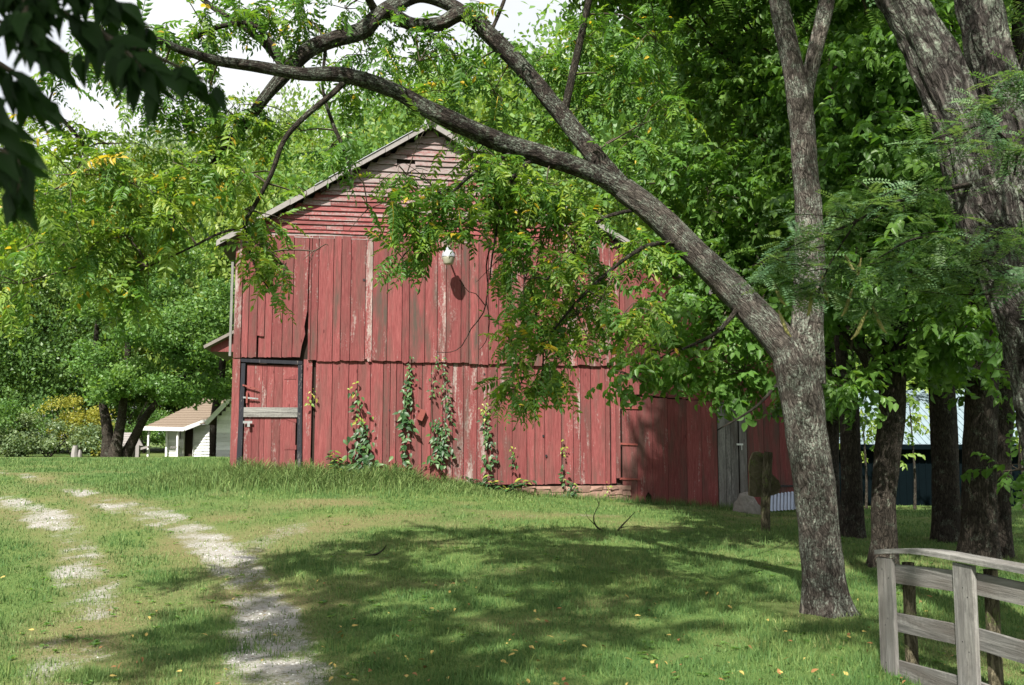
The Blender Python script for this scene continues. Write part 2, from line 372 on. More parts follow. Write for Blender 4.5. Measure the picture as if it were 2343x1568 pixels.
M['red_h'] = wood_mat('red_board_level', RED0, RED1, (.265, .245, .238), 'x')
M['grey_v'] = wood_mat('grey_board_upright', (.10, .098, .094), (.215, .21, .20), (.27, .265, .25), 'z')
M['grey_h'] = wood_mat('grey_board_level', (.10, .098, .094), (.215, .21, .20), (.27, .265, .25), 'x')
M['white_h'] = wood_mat('white_board_level', (.76, .78, .77), (.84, .85, .83), (.6, .6, .57), 'x')
M['black_v'] = wood_mat('black_board_upright', (.012, .013, .018), (.026, .027, .034), (.25, .22, .2), 'z')
def plain(name, col, rough=.7, spec=.3, metal=0, nscale=30, amp=.25, bump=.2):
    t = NT(name); oc = t.coord('Object'); nz = t.noise(oc, nscale, 4, .6)
    c = t.mix(nz, tuple(x * (1 - amp) for x in col), tuple(min(1, x * (1 + amp)) for x in col))
    return t.done(t.pbr(c, rough, t.bump(nz, bump, .01), spec, metal))
M['dark_in'] = plain('dark_barn_inside', (.03, .022, .018), .95, .1)
M['iron_red'] = plain('painted_iron', (.20, .055, .045), .6)
M['iron_black'] = plain('black_iron', (.02, .02, .022), .5)
M['steel'] = plain('galvanised_steel', (.55, .56, .58), .35, .5, .9, 20, .12)
M['zinc_sheet'] = plain('corrugated_zinc', (.28, .32, .38), .4, .5, .85, 6, .18)
M['shed_tin'] = plain('blue_grey_tin', (.20, .26, .30), .6, .3, .1, 3, .25)
M['white_tin'] = plain('white_ridge_tin', (.7, .7, .7), .5, .3, 0, 12, .1)
M['enamel'] = plain('lamp_enamel', (.34, .36, .40), .4, .4, .3, 12, .12)
M['lamp_glass'] = plain('lamp_glass_shade', (.34, .33, .26), .3, .5, 0, 18, .12)
M['roof_old'] = plain('old_barn_roof', (.19, .17, .155), .85, .2, .0, 12, .35)
M['shingle'] = plain('brown_shingle', (.175, .138, .108), .9, .15, 0, 22, .35)
M['shake'] = plain('weathered_shake', (.24, .225, .22), .9, .15, 0, 14, .3)
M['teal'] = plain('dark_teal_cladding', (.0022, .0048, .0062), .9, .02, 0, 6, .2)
M['rock'] = plain('grey_boulder_stone', (.20, .188, .17), .9, .2, 0, 16, .45, .8)
M['found'] = plain('pinkish_foundation_stone', (.25, .155, .125), .92, .15, 0, 14, .3, .6)
M['walnut_nut'] = plain('green_walnut_husk', (.12, .16, .03), .7)
M['pod'] = plain('locust_pod', (.24, .22, .08), .6, .3, 0, 40, .3)
M['mossy'] = bark_mat('mossy_post_wood', (.05, .045, .025), (.17, .15, .10), (.12, .16, .05), .5, .6)
M['tan_leaf'] = plain('dry_yellow_leaf', (.36, .27, .08), .7, .2, 0, 60, .3)
M['brown_leaf'] = plain('dry_brown_leaf', (.22, .11, .045), .8, .2, 0, 60, .3)
M['stone_white'] = plain('pale_gravel_stone', (.55, .54, .51), .9)

# ------------------------------------------------------------------ ground
def rut(pts):
    out = []
    for px, py, w in pts:
        p = on_ground(px, py); q = on_ground(px + w * .78, py); out.append((p[0], p[1], max(abs(q[0] - p[0]), .12)))
    return np.array(out)
RUTS = [rut([(655, 1640, 250), (645, 1568, 230), (630, 1480, 190), (605, 1400, 160), (575, 1340, 140), (535, 1285, 120), (470, 1235, 130), (390, 1195, 130), (300, 1163, 120), (205, 1130, 85), (110, 1102, 55), (0, 1082, 35), (-120, 1072, 25)]),
        rut([(100, 1640, 230), (135, 1568, 210), (165, 1480, 190), (185, 1410, 170), (195, 1340, 140), (185, 1270, 100), (155, 1215, 110), (100, 1180, 110), (40, 1156, 90), (-20, 1138, 70), (-160, 1112, 50)]),
        ]
DRY = [rut([(520, 1290, 150), (600, 1225, 130), (760, 1195, 120), (950, 1185, 100), (1150, 1180, 70), (1400, 1180, 40)]),
       rut([(430, 1200, 90), (620, 1160, 80), (800, 1150, 50)])]
def near_poly(x, y, P, yscale=1.0):
    best = np.full(np.shape(x), 9.0)
    for (x0, y0, w0), (x1, y1, w1) in zip(P[:-1], P[1:]):
        dx, dy = x1 - x0, y1 - y0; t = np.clip(((x - x0) * dx + (y - y0) * dy) / (dx * dx + dy * dy + 1e-9), 0, 1)
        d = np.hypot(x - x0 - t * dx, y - y0 - t * dy) / (w0 + (w1 - w0) * t); best = np.minimum(best, d)
    return best
def gravel(x, y):
    """how much of the ground is bare gravel, 0..1, fading out of each rut"""
    m = 0
    for P in RUTS: m = np.maximum(m, np.clip(1.1 - near_poly(x, y, P), 0, 1))
    m = sstep(0, .8, m) * np.clip(.20 + .20 * sstep(9.5, 12, y) * (1 - sstep(17, 22, y)) * sstep(-7.5, -5.5, x) + 1.15 * (fbm(x * .9 + 3, y * .5, 3) - .25), .1, .92)
    side = sstep(.0, .8, 1.05 - near_poly(x, y, DRY[0])) * np.clip((fbm(x * 1.6 + 9, y * 1.1, 3) - .40) * 1.5, 0, .42)
    m = np.maximum(m, side) + (fbm(x * 5, y * 3.5, 3) - .5) * .7 * np.minimum(1, m * 2.5)
    return np.clip(m, 0, 1)
def dryness(x, y):
    m = 0
    for P in RUTS + DRY: m = np.maximum(m, 1.25 - near_poly(x, y, P) * .7)
    m = np.maximum(m, 1.1 - np.hypot(x - 2.85, y - 8.6) / .75)
    m = np.clip(m, 0, 1) * .75 + (fbm(x * 1.2 + 40, y * 1.2, 5) - .475) * 2.0
    return np.clip(m, 0, 1)
def axis_pts(lo, hi, f0, f1, fine, grow):
    a = list(np.arange(f0, f1, fine)); s = fine; p = a[-1]
    while p < hi: s *= grow; p += s; a.append(p)
    s = fine; p = f0; b = []
    while p > lo: s *= grow; p -= s; b.append(p)
    return np.array(b[::-1] + a)
gx = axis_pts(-420, 420, -13, 11, .09, 1.12); gy = axis_pts(-60, 700, 4.5, 24, .09, 1.10)
X, Y = np.meshgrid(gx, gy); nx, ny = len(gx), len(gy)
Gv = gravel(X, Y); Dv = dryness(X, Y)
Z = ground_z(X, Y) - Gv * .015
i, j = np.meshgrid(np.arange(ny - 1), np.arange(nx - 1), indexing='ij'); a = (i * nx + j).ravel()
t = NT('lawn_and_gravel'); oc = t.coord('Object')
n1 = t.noise(oc, 9, 5, .65); n2 = t.noise(oc, 55, 4, .7); n3 = t.noise(oc, .55, 3); n4 = t.noise(oc, 140, 2, .7)
grass = t.mix(n1, (.04, .085, .022), (.10, .165, .045)); grass = t.mix(t.mr(n3, .35, .65), grass, t.mix(n2, (.07, .115, .03), (.14, .18, .055)))
dry = t.mix(n2, (.09, .07, .035), (.24, .19, .10)); grass = t.mix(t.math('MULTIPLY', t.attr('dry'), t.mr(n2, .3, .6)), grass, dry)
grav = t.mix(n4, (.19, .182, .17), (.43, .418, .395)); grav = t.mix(t.mr(t.noise(oc, 24, 4, .7), .52, .66), grav, (.15, .125, .085))
fine_n = t.math('ADD', t.math('MULTIPLY', n2, .45), t.math('ADD', t.math('MULTIPLY', t.noise(oc, 14, 5, .7), .38), t.math('MULTIPLY', n4, .17)))
gm = t.mr(t.math('ADD', t.math('MULTIPLY', t.attr('gravel'), .62), fine_n), .72, .92)
col = t.mix(gm, grass, grav)
M['ground'] = t.done(t.pbr(col, .95, t.bump(t.math('ADD', n2, t.math('MULTIPLY', n4, .5)), .6, .03), .1))
g = link('ground', npmesh('ground', np.stack([X, Y, Z], 2).reshape(-1, 3), np.stack([a, a + 1, a + nx + 1, a + nx], 1), True, None, {'gravel': Gv.ravel(), 'dry': Dv.ravel()}), M['ground'])
g['kind'] = 'structure'; g['label'] = 'mown lawn and grass rising towards the red barn with gravel wheel ruts'

# ------------------------------------------------------------------ barn
YAW = R(9.0); _b = at(530, 1000, 18.0); B0 = np.array([_b[0], _b[1], 0.0])
EX = np.array([math.cos(YAW), math.sin(YAW), 0]); EY = np.array([-math.sin(YAW), math.cos(YAW), 0])
def W(px, py):
    d = ray(px, py); k = np.dot(B0 - EYE, EY) / np.dot(d, EY); p = EYE + d * k
    return float(np.dot(p - B0, EX)), float(p[2])
def Wt(px, py): return W(px, py)[0]
def Wz(px, py): return W(px, py)[1]
def barn_world(t, y, z): return B0 + EX * t + EY * y + np.array([0, 0, z])
def inside_barn(x, y):
    dx, dy = x - B0[0], y - B0[1]; lx = dx * EX[0] + dy * EX[1]; ly = dx * EY[0] + dy * EY[1]
    return (lx > -.05) & (lx < 12.4) & (ly > -.02) & (ly < 11)
barn = tag(empty('barn', B0, YAW), 'weathered red wooden barn with gable, lean-to and creeper on its walls', 'barn')
TP, ZP = W(985, 290); TL, ZL = W(548, 532); TR, ZR = W(1590, 655)
SL = (ZP - ZL) / (TP - TL); SR = (ZP - ZR) / (TR - TP); T_END = Wt(1846, 1050); T_COR = Wt(1418, 900)
def roof_z(t): return ZP - (TP - t) * SL if t < TP else ZP - (t - TP) * SR
def board(poly, mat='red_v', y=0.0, th=.026, parent=barn, name='board', wear=.3, stain=.4, lean=0.0):
    """poly [(t,z)] counter-clockwise"""
    t0 = min(p[0] for p in poly); z0 = min(p[1] for p in poly); c = (sum(p[0] for p in poly) / len(poly), z0)
    V, F = prism_vf([(p[0] - c[0], p[1] - c[1]) for p in poly], -th, 0)
    H = max(v[2] for v in V) or 1
    V = [(v[0], v[1] + lean * (1 - v[2] / H), v[2]) for v in V]
    o = link(name, pymesh(name, V, F), M[mat], parent, (c[0], y, c[1])); o['wear'] = float(wear); o['stain'] = float(stain); return o
def rag(t0, t1, z, amp, n=4):
    return [(t0 + (t1 - t0) * k / n, z + random.uniform(-amp, amp)) for k in range(n + 1)]
def quad(t0, t1, z0, z1, amp=.0): return (rag(t0, t1, z0, amp) if amp else [(t0, z0), (t1, z0)]) + [(t1, z1), (t0, z1)]
core = [(.02, -.2), (T_END - .02, -.2), (T_END - .02, roof_z(T_END) - .12), (TP, ZP - .12), (.02, roof_z(.02) - .12)]
V, F = prism_vf(core, .03, 10.5); link('wall', pymesh('wall', V, F), M['dark_in'], barn)
# lower boards of the main wall
LOW = [719, 757.6, 795.5, 816, 845.6, 875, 891, 905, 921, 940, 964, 985, 1012, 1035, 1060, 1090.6, 1113, 1137.6, 1171, 1204.7, 1223, 1245, 1283.6, 1310.5, 1327, 1351, 1384, 1395]
for k, (x0, x1) in enumerate(zip(LOW[:-1], LOW[1:])):
    xm = (x0 + x1) / 2; zb = Wz(xm, 1108) if xm > 960 else gz(*barn_world(Wt(xm, 1000), 0, 0)[:2]) - .1
    w = .22 + .34 * sstep(960, 1060, xm) * (1 - sstep(1110, 1160, xm)) + (.15 if xm > 1270 else 0) + random.uniform(-.12, .14)
    board(quad(Wt(x0, 1000) + .006, Wt(x1, 1000) - .006, zb, Wz(xm, 822), .012), y=random.uniform(-.012, .008), wear=w, stain=random.uniform(.2, .9))
# upper boards, hanging over the lower ones
UP = [555, 570.5, 590.7, 607.5, 624.2, 647.7, 671, 706, 712, 728, 762, 780, 802, 835.6, 852, 886, 919.6, 936.4, 971.6, 1000, 1020, 1053.8, 1072, 1094, 1116, 1139.4, 1166, 1196.5, 1211.6, 1240, 1265, 1290, 1318, 1345, 1370, 1395]
for k, (x0, x1) in enumerate(zip(UP[:-1], UP[1:])):
    xm = (x0 + x1) / 2; pb = 818.5 if xm < 700 else (824 + (xm - 700) * .02 + random.uniform(-1.5, 3))
    if 590 < xm < 607: pb = 770
    zb = Wz(xm, pb); zt = Wz(xm, 541 + (xm - 700) * .016)
    wr = .28 + random.uniform(-.15, .15) + (.26 if 835 < xm < 852 or 1000 < xm < 1020 else 0) + (.2 if xm > 1290 else 0)
    ragged = .035 if k in (13, 16, 25) else .010
    poly = quad(Wt(x0, 690) + .006, Wt(x1, 690) - .006, zb, zt, ragged)
    if 671 <= x0 < 680:   # broken right edge of one wide board
        b = poly[:]; tr = Wt(706, 690); poly = [(p[0], p[1]) for p in b[:4]] + [(tr - .14, zb), (tr - .11, zb + .22), (tr - .05, zb + .45), (tr - .07, zb + .6), (tr - .02, zb + .9), (tr - .008, zt), (b[-1][0], zt)]
        poly = [p for p in poly if not (p[1] < zb + .05 and p[0] > tr - .13)] if False else [b[0], (tr - .14, zb), (tr - .11, zb + .22), (tr - .05, zb + .45), (tr - .07, zb + .6), (tr - .02, zb + .9), (tr - .008, zt), (b[-1][0], zt)]
    board(poly, y=-.034 + random.uniform(-.012, .006), wear=wr, stain=random.uniform(.3, 1.0) + (.4 if 850 < xm < 1100 else 0), lean=-.015)
board(quad(Wt(590.7, 800) + .004, Wt(607.5, 800) - .004, Wz(600, 818), Wz(600, 768)), y=-.022, wear=.2)
# corner boards
board(quad(Wt(537.5, 700), Wt(553.5, 700), Wz(545, 819.5), Wz(545, 536)), y=-.04, th=.03, wear=.55, name='corner_board')
board(quad(Wt(531, 900), Wt(548, 900), gz(B0[0], B0[1]) - .15, Wz(540, 820)), y=-.02, th=.03, wear=.35, name='corner_board')
board(quad(Wt(693.5, 900), Wt(713, 900), gz(*barn_world(1.6, 0, 0)[:2]) - .1, Wz(700, 823)), y=-.004, wear=.25)
board(quad(Wt(1396, 900), Wt(1406, 900), Wz(1400, 1106), Wz(1400, 560)), y=-.01, wear=.4, name='corner_board')
board(quad(Wt(1406.5, 900), Wt(1416, 900), Wz(1410, 1094), Wz(1410, 562)), y=-.03, wear=.35, name='corner_board')
board(quad(Wt(1416.5, 700), Wt(1427, 700), Wz(1421, 902), roof_z(Wt(1421, 700)) - .1), y=-.02, wear=.3, name='corner_board')
# lean-to boards above its doors
LE = [1428.8, 1467, 1496, 1524, 1558, 1577, 1597.5, 1636, 1673, 1713, 1745, 1790, 1846]
for x0, x1 in zip(LE[:-1], LE[1:]):
    xm = (x0 + x1) / 2; t0, t1 = Wt(x0, 850) + .004, Wt(x1, 850) - .004; zb = Wz(xm, 901 + (xm - 1428) * .085)
    board([(t0, zb + random.uniform(-.01, .01)), (t1, zb), (t1, roof_z(t1) - .1), (t0, roof_z(t0) - .1)], y=random.uniform(-.008, .004), wear=random.uniform(.1, .35), stain=.6)
# gable lap boards
LY = [552, 541, 532, 521, 511, 500, 490, 477, 465, 452, 442, 431, 422, 409, 394, 378, 366, 355, 339, 329, 313, 300]
for k, (yb, yt) in enumerate(zip(LY[:-1], LY[1:])):
    zb, zt = Wz(900, yb), Wz(900, yt); zm = (zb + zt) / 2
    ta = max(TP - (ZP - .1 - zm) / SL, .0); tb = min(TP + (ZP - .1 - zm) / SR, T_COR)
    if tb - ta < .1: continue
    cuts = [ta] + sorted(random.uniform(ta + .4, tb - .4) for _ in range(2 if tb - ta > 3 else (1 if tb - ta > 1.5 else 0))) + [tb]
    if k == 0: cuts = [ta, Wt(812, 550), Wt(1130, 555), tb]
    hole = (378 >= yb > 366) or (yb == 378)
    for c0, c1 in zip(cuts[:-1], cuts[1:]):
        segs = [(c0, c1)]
        if yb == 378:
            h0, h1 = Wt(908, 370), Wt(949, 370); segs = [s for s in ((c0, min(c1, h0)), (max(c0, h1), c1)) if s[1] - s[0] > .05]
        for s0, s1 in segs:
            zj = random.uniform(-.008, .008)
            top = [(s1 - .004, zt + .03), (s0 + .004, zt + .03)]
            if zt + .03 > roof_z(s0) - .06: top[1] = (s0 + (zt + .03 - roof_z(s0) + .06) / SL, zt + .03)
            if zt + .03 > roof_z(s1) - .06 and s1 > TP: top[0] = (s1 - (zt + .03 - roof_z(s1) + .06) / SR, zt + .03)
            board(rag(s0 + .004, s1 - .004, zb + zj, .006, 5) + top, 'red_h', y=-.004, th=.02, wear=(.35 + .85 * (k / 20) + random.uniform(-.3, .3)) if k else 1.0, stain=.25, lean=-.042, name='lap_board')
# roof
def slope(t0, t1, y0, y1, th, z_off, name, mat, parent=barn):
    p0 = (t0, roof_z(t0) + z_off); p1 = (t1, roof_z(t1) + z_off)
    V, F = prism_vf([p0, p1, (p1[0], p1[1] + th), (p0[0], p0[1] + th)], y0, y1); return link(name, pymesh(name, V, F), M[mat], parent)
roof = empty('roof', (0, 0, 0), 0, barn)
def roof_l(t): return ZP - (TP - t) * SL
slope(-.35, TP, -.22, 10.8, .05, -.02, 'roof_slope', 'roof_old', roof); slope(TP + .002, T_END + .3, -.22, 10.8, .05, -.02, 'roof_slope', 'roof_old', roof)
n_r = 9
for k in range(n_r):   # rake boards and metal edge, in lengths
    a0, a1 = -.36 + (TP + .36) * k / n_r, -.36 + (TP + .36) * (k + 1) / n_r
    slope(a0 + .004, a1 - .004, -.25, -.222, .11, -.075 + random.uniform(-.012, .006), 'rake_board', 'shake', roof)
    if k >= 4: slope(a0 + .004, a1 - .004, -.27, .5, .012, .033, 'metal_edge', 'steel', roof)
for k in range(12):
    a0, a1 = TP + (T_END + .3 - TP) * k / 12, TP + (T_END + .3 - TP) * (k + 1) / 12
    slope(a0 + .004, a1 - .004, -.25, -.222, .11, -.075 + random.uniform(-.012, .006), 'rake_board', 'shake', roof)
mb = MB(); mb.tube([(TP - .02, -.34, ZP + .10), (TP - .02, .3, ZP + .10), (TP - .02, 4, ZP + .10)], [.10, .10, .10], 14, .5); mb.build('ridge_cap', M['white_tin'], roof)
for k in range(7):     # rafter tails under the left overhang
    tt = -.3 + k * .62
    if tt < TP - .4:
        V, F = prism_vf([(tt, roof_z(tt) - .14), (tt + .1, roof_z(tt + .1) - .14), (tt + .1, roof_z(tt + .1) - .03), (tt, roof_z(tt) - .03)], -.2, .02)
        link('lookout', pymesh('lookout', V, F), M['dark_in'], roof)
# side shed roof showing past the left corner
V, F = prism_vf([(-1.35, 3.72), (-.05, 4.45), (-.05, 4.52), (-1.37, 3.79)], 5.0, 9.0); link('side_roof', pymesh('side_roof', V, F), M['roof_old'], barn)
V, F = prism_vf([(-1.22, 3.66), (-.05, 3.66), (-.05, 4.42), (-1.22, 3.76)], 5.15, 5.18); o = link('side_gable', pymesh('side_gable', V, F), M['red_v'], barn); o['wear'] = .2; o['stain'] = .2
box('side_trim', M['grey_v'], barn, -.1, -.055, -.01, .03, Wz(537, 815), Wz(537, 600))
# left stable door
dt0, dt1 = Wt(563, 940), Wt(681, 940); zd = Wz(620, 838); zs = Wz(620, 941); zg = gz(*barn_world(.8, 0, 0)[:2]) - .08
door = empty('door', (0, 0, 0), 0, barn); door['label'] = 'narrow red split door in a black frame'
DX = [563, 581, 598, 609, 626, 645, 681]
for x0, x1 in zip(DX[:-1], DX[1:]):
    t0, t1 = Wt(x0, 940) + .003, Wt(x1, 940) - .003
    board(quad(t0, t1, zs + .01, Wz((x0 + x1) / 2, 835 + (x0 - 563) * .03), .004), y=.002, parent=door, wear=random.uniform(.1, .42), stain=.4)
    board(quad(t0 - .03, t1 - .03, zg, zs - .01, .004), y=.002, parent=door, wear=random.uniform(.1, .5), stain=.4)
board(quad(Wt(556, 950), Wt(681, 950), Wz(620, 944), Wz(620, 932.5)), 'grey_h', y=-.03, th=.03, parent=door, name='batten', wear=.8, stain=.2)
board(quad(Wt(556, 950), Wt(680.5, 950), Wz(620, 954.5), Wz(620, 944.6)), 'grey_h', y=-.03, th=.03, parent=door, name='batten', wear=.8, stain=.2)
board([(Wt(553, 822), Wz(553, 829)), (Wt(692, 826), Wz(692, 835)), (Wt(692, 826), Wz(692, 827)), (Wt(551, 820), Wz(551, 821.5))], 'black_v', y=-.03, th=.045, parent=door, name='door_header', wear=.25, stain=0)
board([(Wt(553, 1040) - .1, zg), (Wt(553, 1040) + .0, zg), (Wt(562, 835), Wz(562, 832)), (Wt(553, 835), Wz(553, 832))], 'black_v', y=-.025, th=.04, parent=door, name='door_jamb', wear=.3, stain=0)
board([(Wt(681, 1040), zg), (Wt(691.5, 1040), zg), (Wt(691.5, 835), Wz(690, 834)), (Wt(682, 835), Wz(682, 832))], 'black_v', y=-.025, th=.04, parent=door, name='door_jamb', wear=.4, stain=0)
def tri_hinge(pxr, py, up, parent):
    a, b, c = W(pxr, py), W(pxr - 28, py), W(pxr, py - 11 if up else py + 10)
    poly = [b, a, c] if up else [c, a, b]
    if not up: poly = [b, (c[0], c[1]), a]
    board(poly, 'red_v', y=-.025, th=.006, parent=parent, name='strap_hinge', wear=.1, stain=0)
for py, up in ((868, True), (938, True), (958, False), (1029, True)): tri_hinge(678, py, up, door)
def strap(x0, x1, py, parent, mat='iron_red', h=5, y=-.03, slope_=0, name='strap_hinge'):
    (t0, z0), (t1, z1) = W(x0, py), W(x1, py + slope_); hh = h / 118
    V, F = prism_vf([(t0, z0 - hh / 2), (t1, z1 - hh / 2.6), (t1 + .02, z1), (t1, z1 + hh / 2.6), (t0, z0 + hh / 2)], y - .012, y)
    o = link(name, pymesh(name, V, F), M[mat], parent)
    for f in (.1, .5, .85):
        tt = t0 + (t1 - t0) * f; zz = z0 + (z1 - z0) * f; box('bolt', M[mat], o, tt - .012, tt + .012, y - .022, y - .012, zz - .012, zz + .012)
    return o
strap(556, 590, 882, door, 'iron_red', 4, -.07, 9, 'latch_bar'); strap(557, 590, 910, door, 'steel', 4, -.07, 3, 'latch_bar')
box('door_handle', M['iron_red'], door, Wt(564, 900), Wt(568, 900), -.085, -.04, Wz(566, 923), Wz(566, 897))
lk = empty('hasp', (0, 0, 0), 0, door); box('hasp_plate', M['steel'], lk, Wt(557, 965), Wt(578, 965), -.085, -.073, Wz(567, 969), Wz(567, 963.5)); box('padlock', M['steel'], lk, Wt(567, 970), Wt(573, 970), -.11, -.086, Wz(570, 977), Wz(570, 968))
# lean-to doors
D2 = [1422.5, 1456.4, 1491.4, 1526.5, 1570, 1603, 1640]
d2 = empty('lean_to_door', (0, 0, 0), 0, barn); d2['label'] = 'wide red lean-to door hung on three red strap hinges'
for k, (x0, x1) in enumerate(zip(D2[:-1], D2[1:])):
    xm = (x0 + x1) / 2; t0, t1 = Wt(x0, 1030) + .003, Wt(x1, 1030) - .003; zt = Wz(xm, 905 + (xm - 1422) * .07); zb = Wz(xm, 1152 + (xm - 1422) * .06)
    poly = quad(t0, t1, zb, zt, .01)
    if k == 1: poly = [(t0, zb), (t1 - .14, zb), (t1 - .15, zb + .16), (t1 - .10, zb + .26), (t1 - .03, zb + .18), (t1 - .02, zb), (t1, zb), (t1, zt), (t0, zt)]
    board(poly, y=-.004, parent=d2, wear=random.uniform(.12, .35), stain=.8)
for x1, py in ((1465, 933), (1456, 1015.5), (1461, 1095)): strap(1416, x1, py, d2, 'iron_red', 5, -.04, 2)
for x0, x1 in ((1641, 1657.5), (1658, 1669.3), (1670, 1686.6)):
    board(quad(Wt(x0, 1030) + .002, Wt(x1, 1030) - .002, Wz(x0, 1172), Wz(x0, 922), .006), 'grey_v', y=-.012 + random.uniform(-.01, .0), parent=d2, name='grey_board', wear=.5, stain=.9)
d3 = empty('second_door', (0, 0, 0), 0, barn); d3['label'] = 'shaded red door beside the grey boards with black hinges'
board(quad(Wt(1690, 1030), Wt(1706.5, 1030), Wz(1698, 1174), Wz(1698, 921), .006), 'grey_v', y=-.012, parent=d3, name='grey_board', wear=.4, stain=.6)
D3 = [1708, 1746, 1782, 1815, 1846]
for x0, x1 in zip(D3[:-1], D3[1:]):
    board(quad(Wt(x0, 1030) + .003, Wt(x1, 1030) - .003, Wz(x0, 1176), Wz(x0, 923), .01), y=-.002, parent=d3, wear=.1, stain=.9)
for x0, x1, py in ((1758, 1800, 952), (1778, 1822, 1112)): strap(x0, x1, py, d3, 'iron_black', 5, -.035, 0)
box('latch', M['steel'], d3, Wt(1682, 1016), Wt(1697, 1016), -.065, -.05, Wz(1690, 1019), Wz(1690, 1015)); box('latch_pin', M['steel'], d3, Wt(1693, 1020), Wt(1694.5, 1020), -.065, -.055, Wz(1690, 1030), Wz(1690, 1018))
# foundation stones
fz = Wz(1300, 1109)
tt = Wt(1195, 1120)
while tt < Wt(1416, 1120):
    z = fz - .5
    while z < fz - .03:
        w, h = random.uniform(.22, .4), random.uniform(.09, .16); h = min(h, fz - .012 - z)
        if h < .03: break
        V, F = box_vf(-w / 2, w / 2, -.12, .1, 0, h - .012); V = [(v[0] + random.uniform(-.02, .02), v[1] + random.uniform(-.02, .02), v[2] + random.uniform(-.008, .004)) for v in V]
        link('foundation_stone', pymesh('foundation_stone', V, F), M['found'], barn, (tt + w / 2, .06, z)); z += h
    tt += .27
for k, (px, py, s) in enumerate([(1402, 1116, .16), (1412, 1126, .14), (1400, 1128, .15), (1413, 1137, .13)]):
    tq, zq = W(px, py); V, F = box_vf(-s / 2, s / 2, -.1, .06, -.035, .035); V = [tuple(c + random.uniform(-.015, .015) for c in v) for v in V]
    link('foundation_stone', pymesh('foundation_stone', V, F), M['found'], barn, (tq, -.0, zq))

for cx_, cy_, rr_ in ((155, 345, .022), (385, 345, .016), (1290, 465, .024), (1520, 690, .022), (975, 985, .018), (1410, 1120, .02), (1375, 1405, .022), (1395, 1540, .024), (120, 1060, .012), (330, 1230, .014)):  # black discs on the board faces, painting the dark inside knot holes
    tq, zq = W((1290 + cx_ / 1.8023) / 1.6533, (870 + cy_ / 1.8023) / 1.6533); yq = -.078 if cy_ < 880 else -.043
    V = [(math.cos(a_) * rr_, 0, math.sin(a_) * rr_ * 1.15) for a_ in np.linspace(0, 6.283, 11)[:-1]]; V += [(v[0] * .8, .006, v[2] * .8) for v in V]
    link('knot_hole_dark_disc', pymesh('knot_hole_dark_disc', V, [tuple(range(10)), tuple(range(19, 9, -1))] + [(i_, i_ + 10, (i_ + 1) % 10 + 10, (i_ + 1) % 10) for i_ in range(10)]), M['iron_black'], barn, (tq, yq, zq))
# wall lamp and meter box
def lathe(name, prof, mat, parent, loc=(0, 0, 0), segs=24):
    V = []; F = []
    for r, z in prof:
        for k in range(segs): a_ = 2 * math.pi * k / segs; V.append((r * math.cos(a_), r * math.sin(a_), z))
    for i_ in range(len(prof) - 1):
        for k in range(segs): F.append((i_ * segs + k, i_ * segs + (k + 1) % segs, (i_ + 1) * segs + (k + 1) % segs, (i_ + 1) * segs + k))
    F += [tuple(range(segs - 1, -1, -1)), tuple(range((len(prof) - 1) * segs, len(prof) * segs))]
    return link(name, pymesh(name, V, F, True), mat, parent, loc)
tl, zl = W(1024, 600); pl = barn_world(tl - .03, -.50, zl - .02)
lamp = tag(empty('yard_lamp', pl, YAW), 'grey domed yard lamp with cream glass high on the red wall', 'lamp')
lathe('lamp_housing', [(.035, .21), (.05, .205), (.05, .16), (.09, .145), (.125, .09), (.135, .03), (.135, .02), (.12, .018)][::-1], M['enamel'], lamp)
lathe('lamp_glass', [(.08, -.12), (.095, -.10), (.125, .0), (.13, .018)], M['lamp_glass'], lamp)
lathe('photocell', [(.03, .21), (.03, .245), (.022, .25)], M['lamp_glass'], lamp)
mb = MB(); mb.tube([(0, .05, .14), (0, .2, .16), (0, .5, .2)], [.018, .018, .018], 8, .1); mb.build('lamp_arm', M['steel'], lamp)
tm, zm_ = W(963, 950); mbx = tag(empty('junction_box', barn_world(tm, -.03, zm_), YAW), 'small red painted junction box tilted on the wall between creepers', 'box')
V, F = box_vf(-.05, .05, -.09, 0, -.1, .1); me = pymesh('box_body', V, F); o = link('box_body', me, M['iron_red'], mbx); o.rotation_euler = (0, R(22), 0)
V, F = box_vf(-.056, .056, -.10, -.088, -.106, .106); o = link('box_cover', pymesh('box_cover', V, F), M['iron_red'], mbx); o.rotation_euler = (0, R(22), 0)

# ------------------------------------------------------------------ trees
TPLW = [tpl_walnut(np.random.default_rng(s), 7, d) for s, d in ((1, .22), (2, .35), (3, .5))]
TPLT = [tpl_twig(np.random.default_rng(s)) for s in (4, 5, 6)]
TPLC = [tpl_clump(np.random.default_rng(s)) for s in (7, 8, 9)]
TPLL = [tpl_locust(np.random.default_rng(s)) for s in (10, 11)]
def foliage_mesh(name, tpls, pos, d, up, scale, rnd, jit=.12):
    pos = np.array(pos); M3 = frames(np.array(d), np.array(up)); scale = np.array(scale); rnd = np.array(rnd)
    k = np.arange(len(pos)) % len(tpls); V, F, A = join([scatter(tp, pos[k == q], M3[k == q], scale[k == q], rnd[k == q], jit) for q, tp in enumerate(tpls)])
    return npmesh(name, V, F, True, None, {'rnd': A})

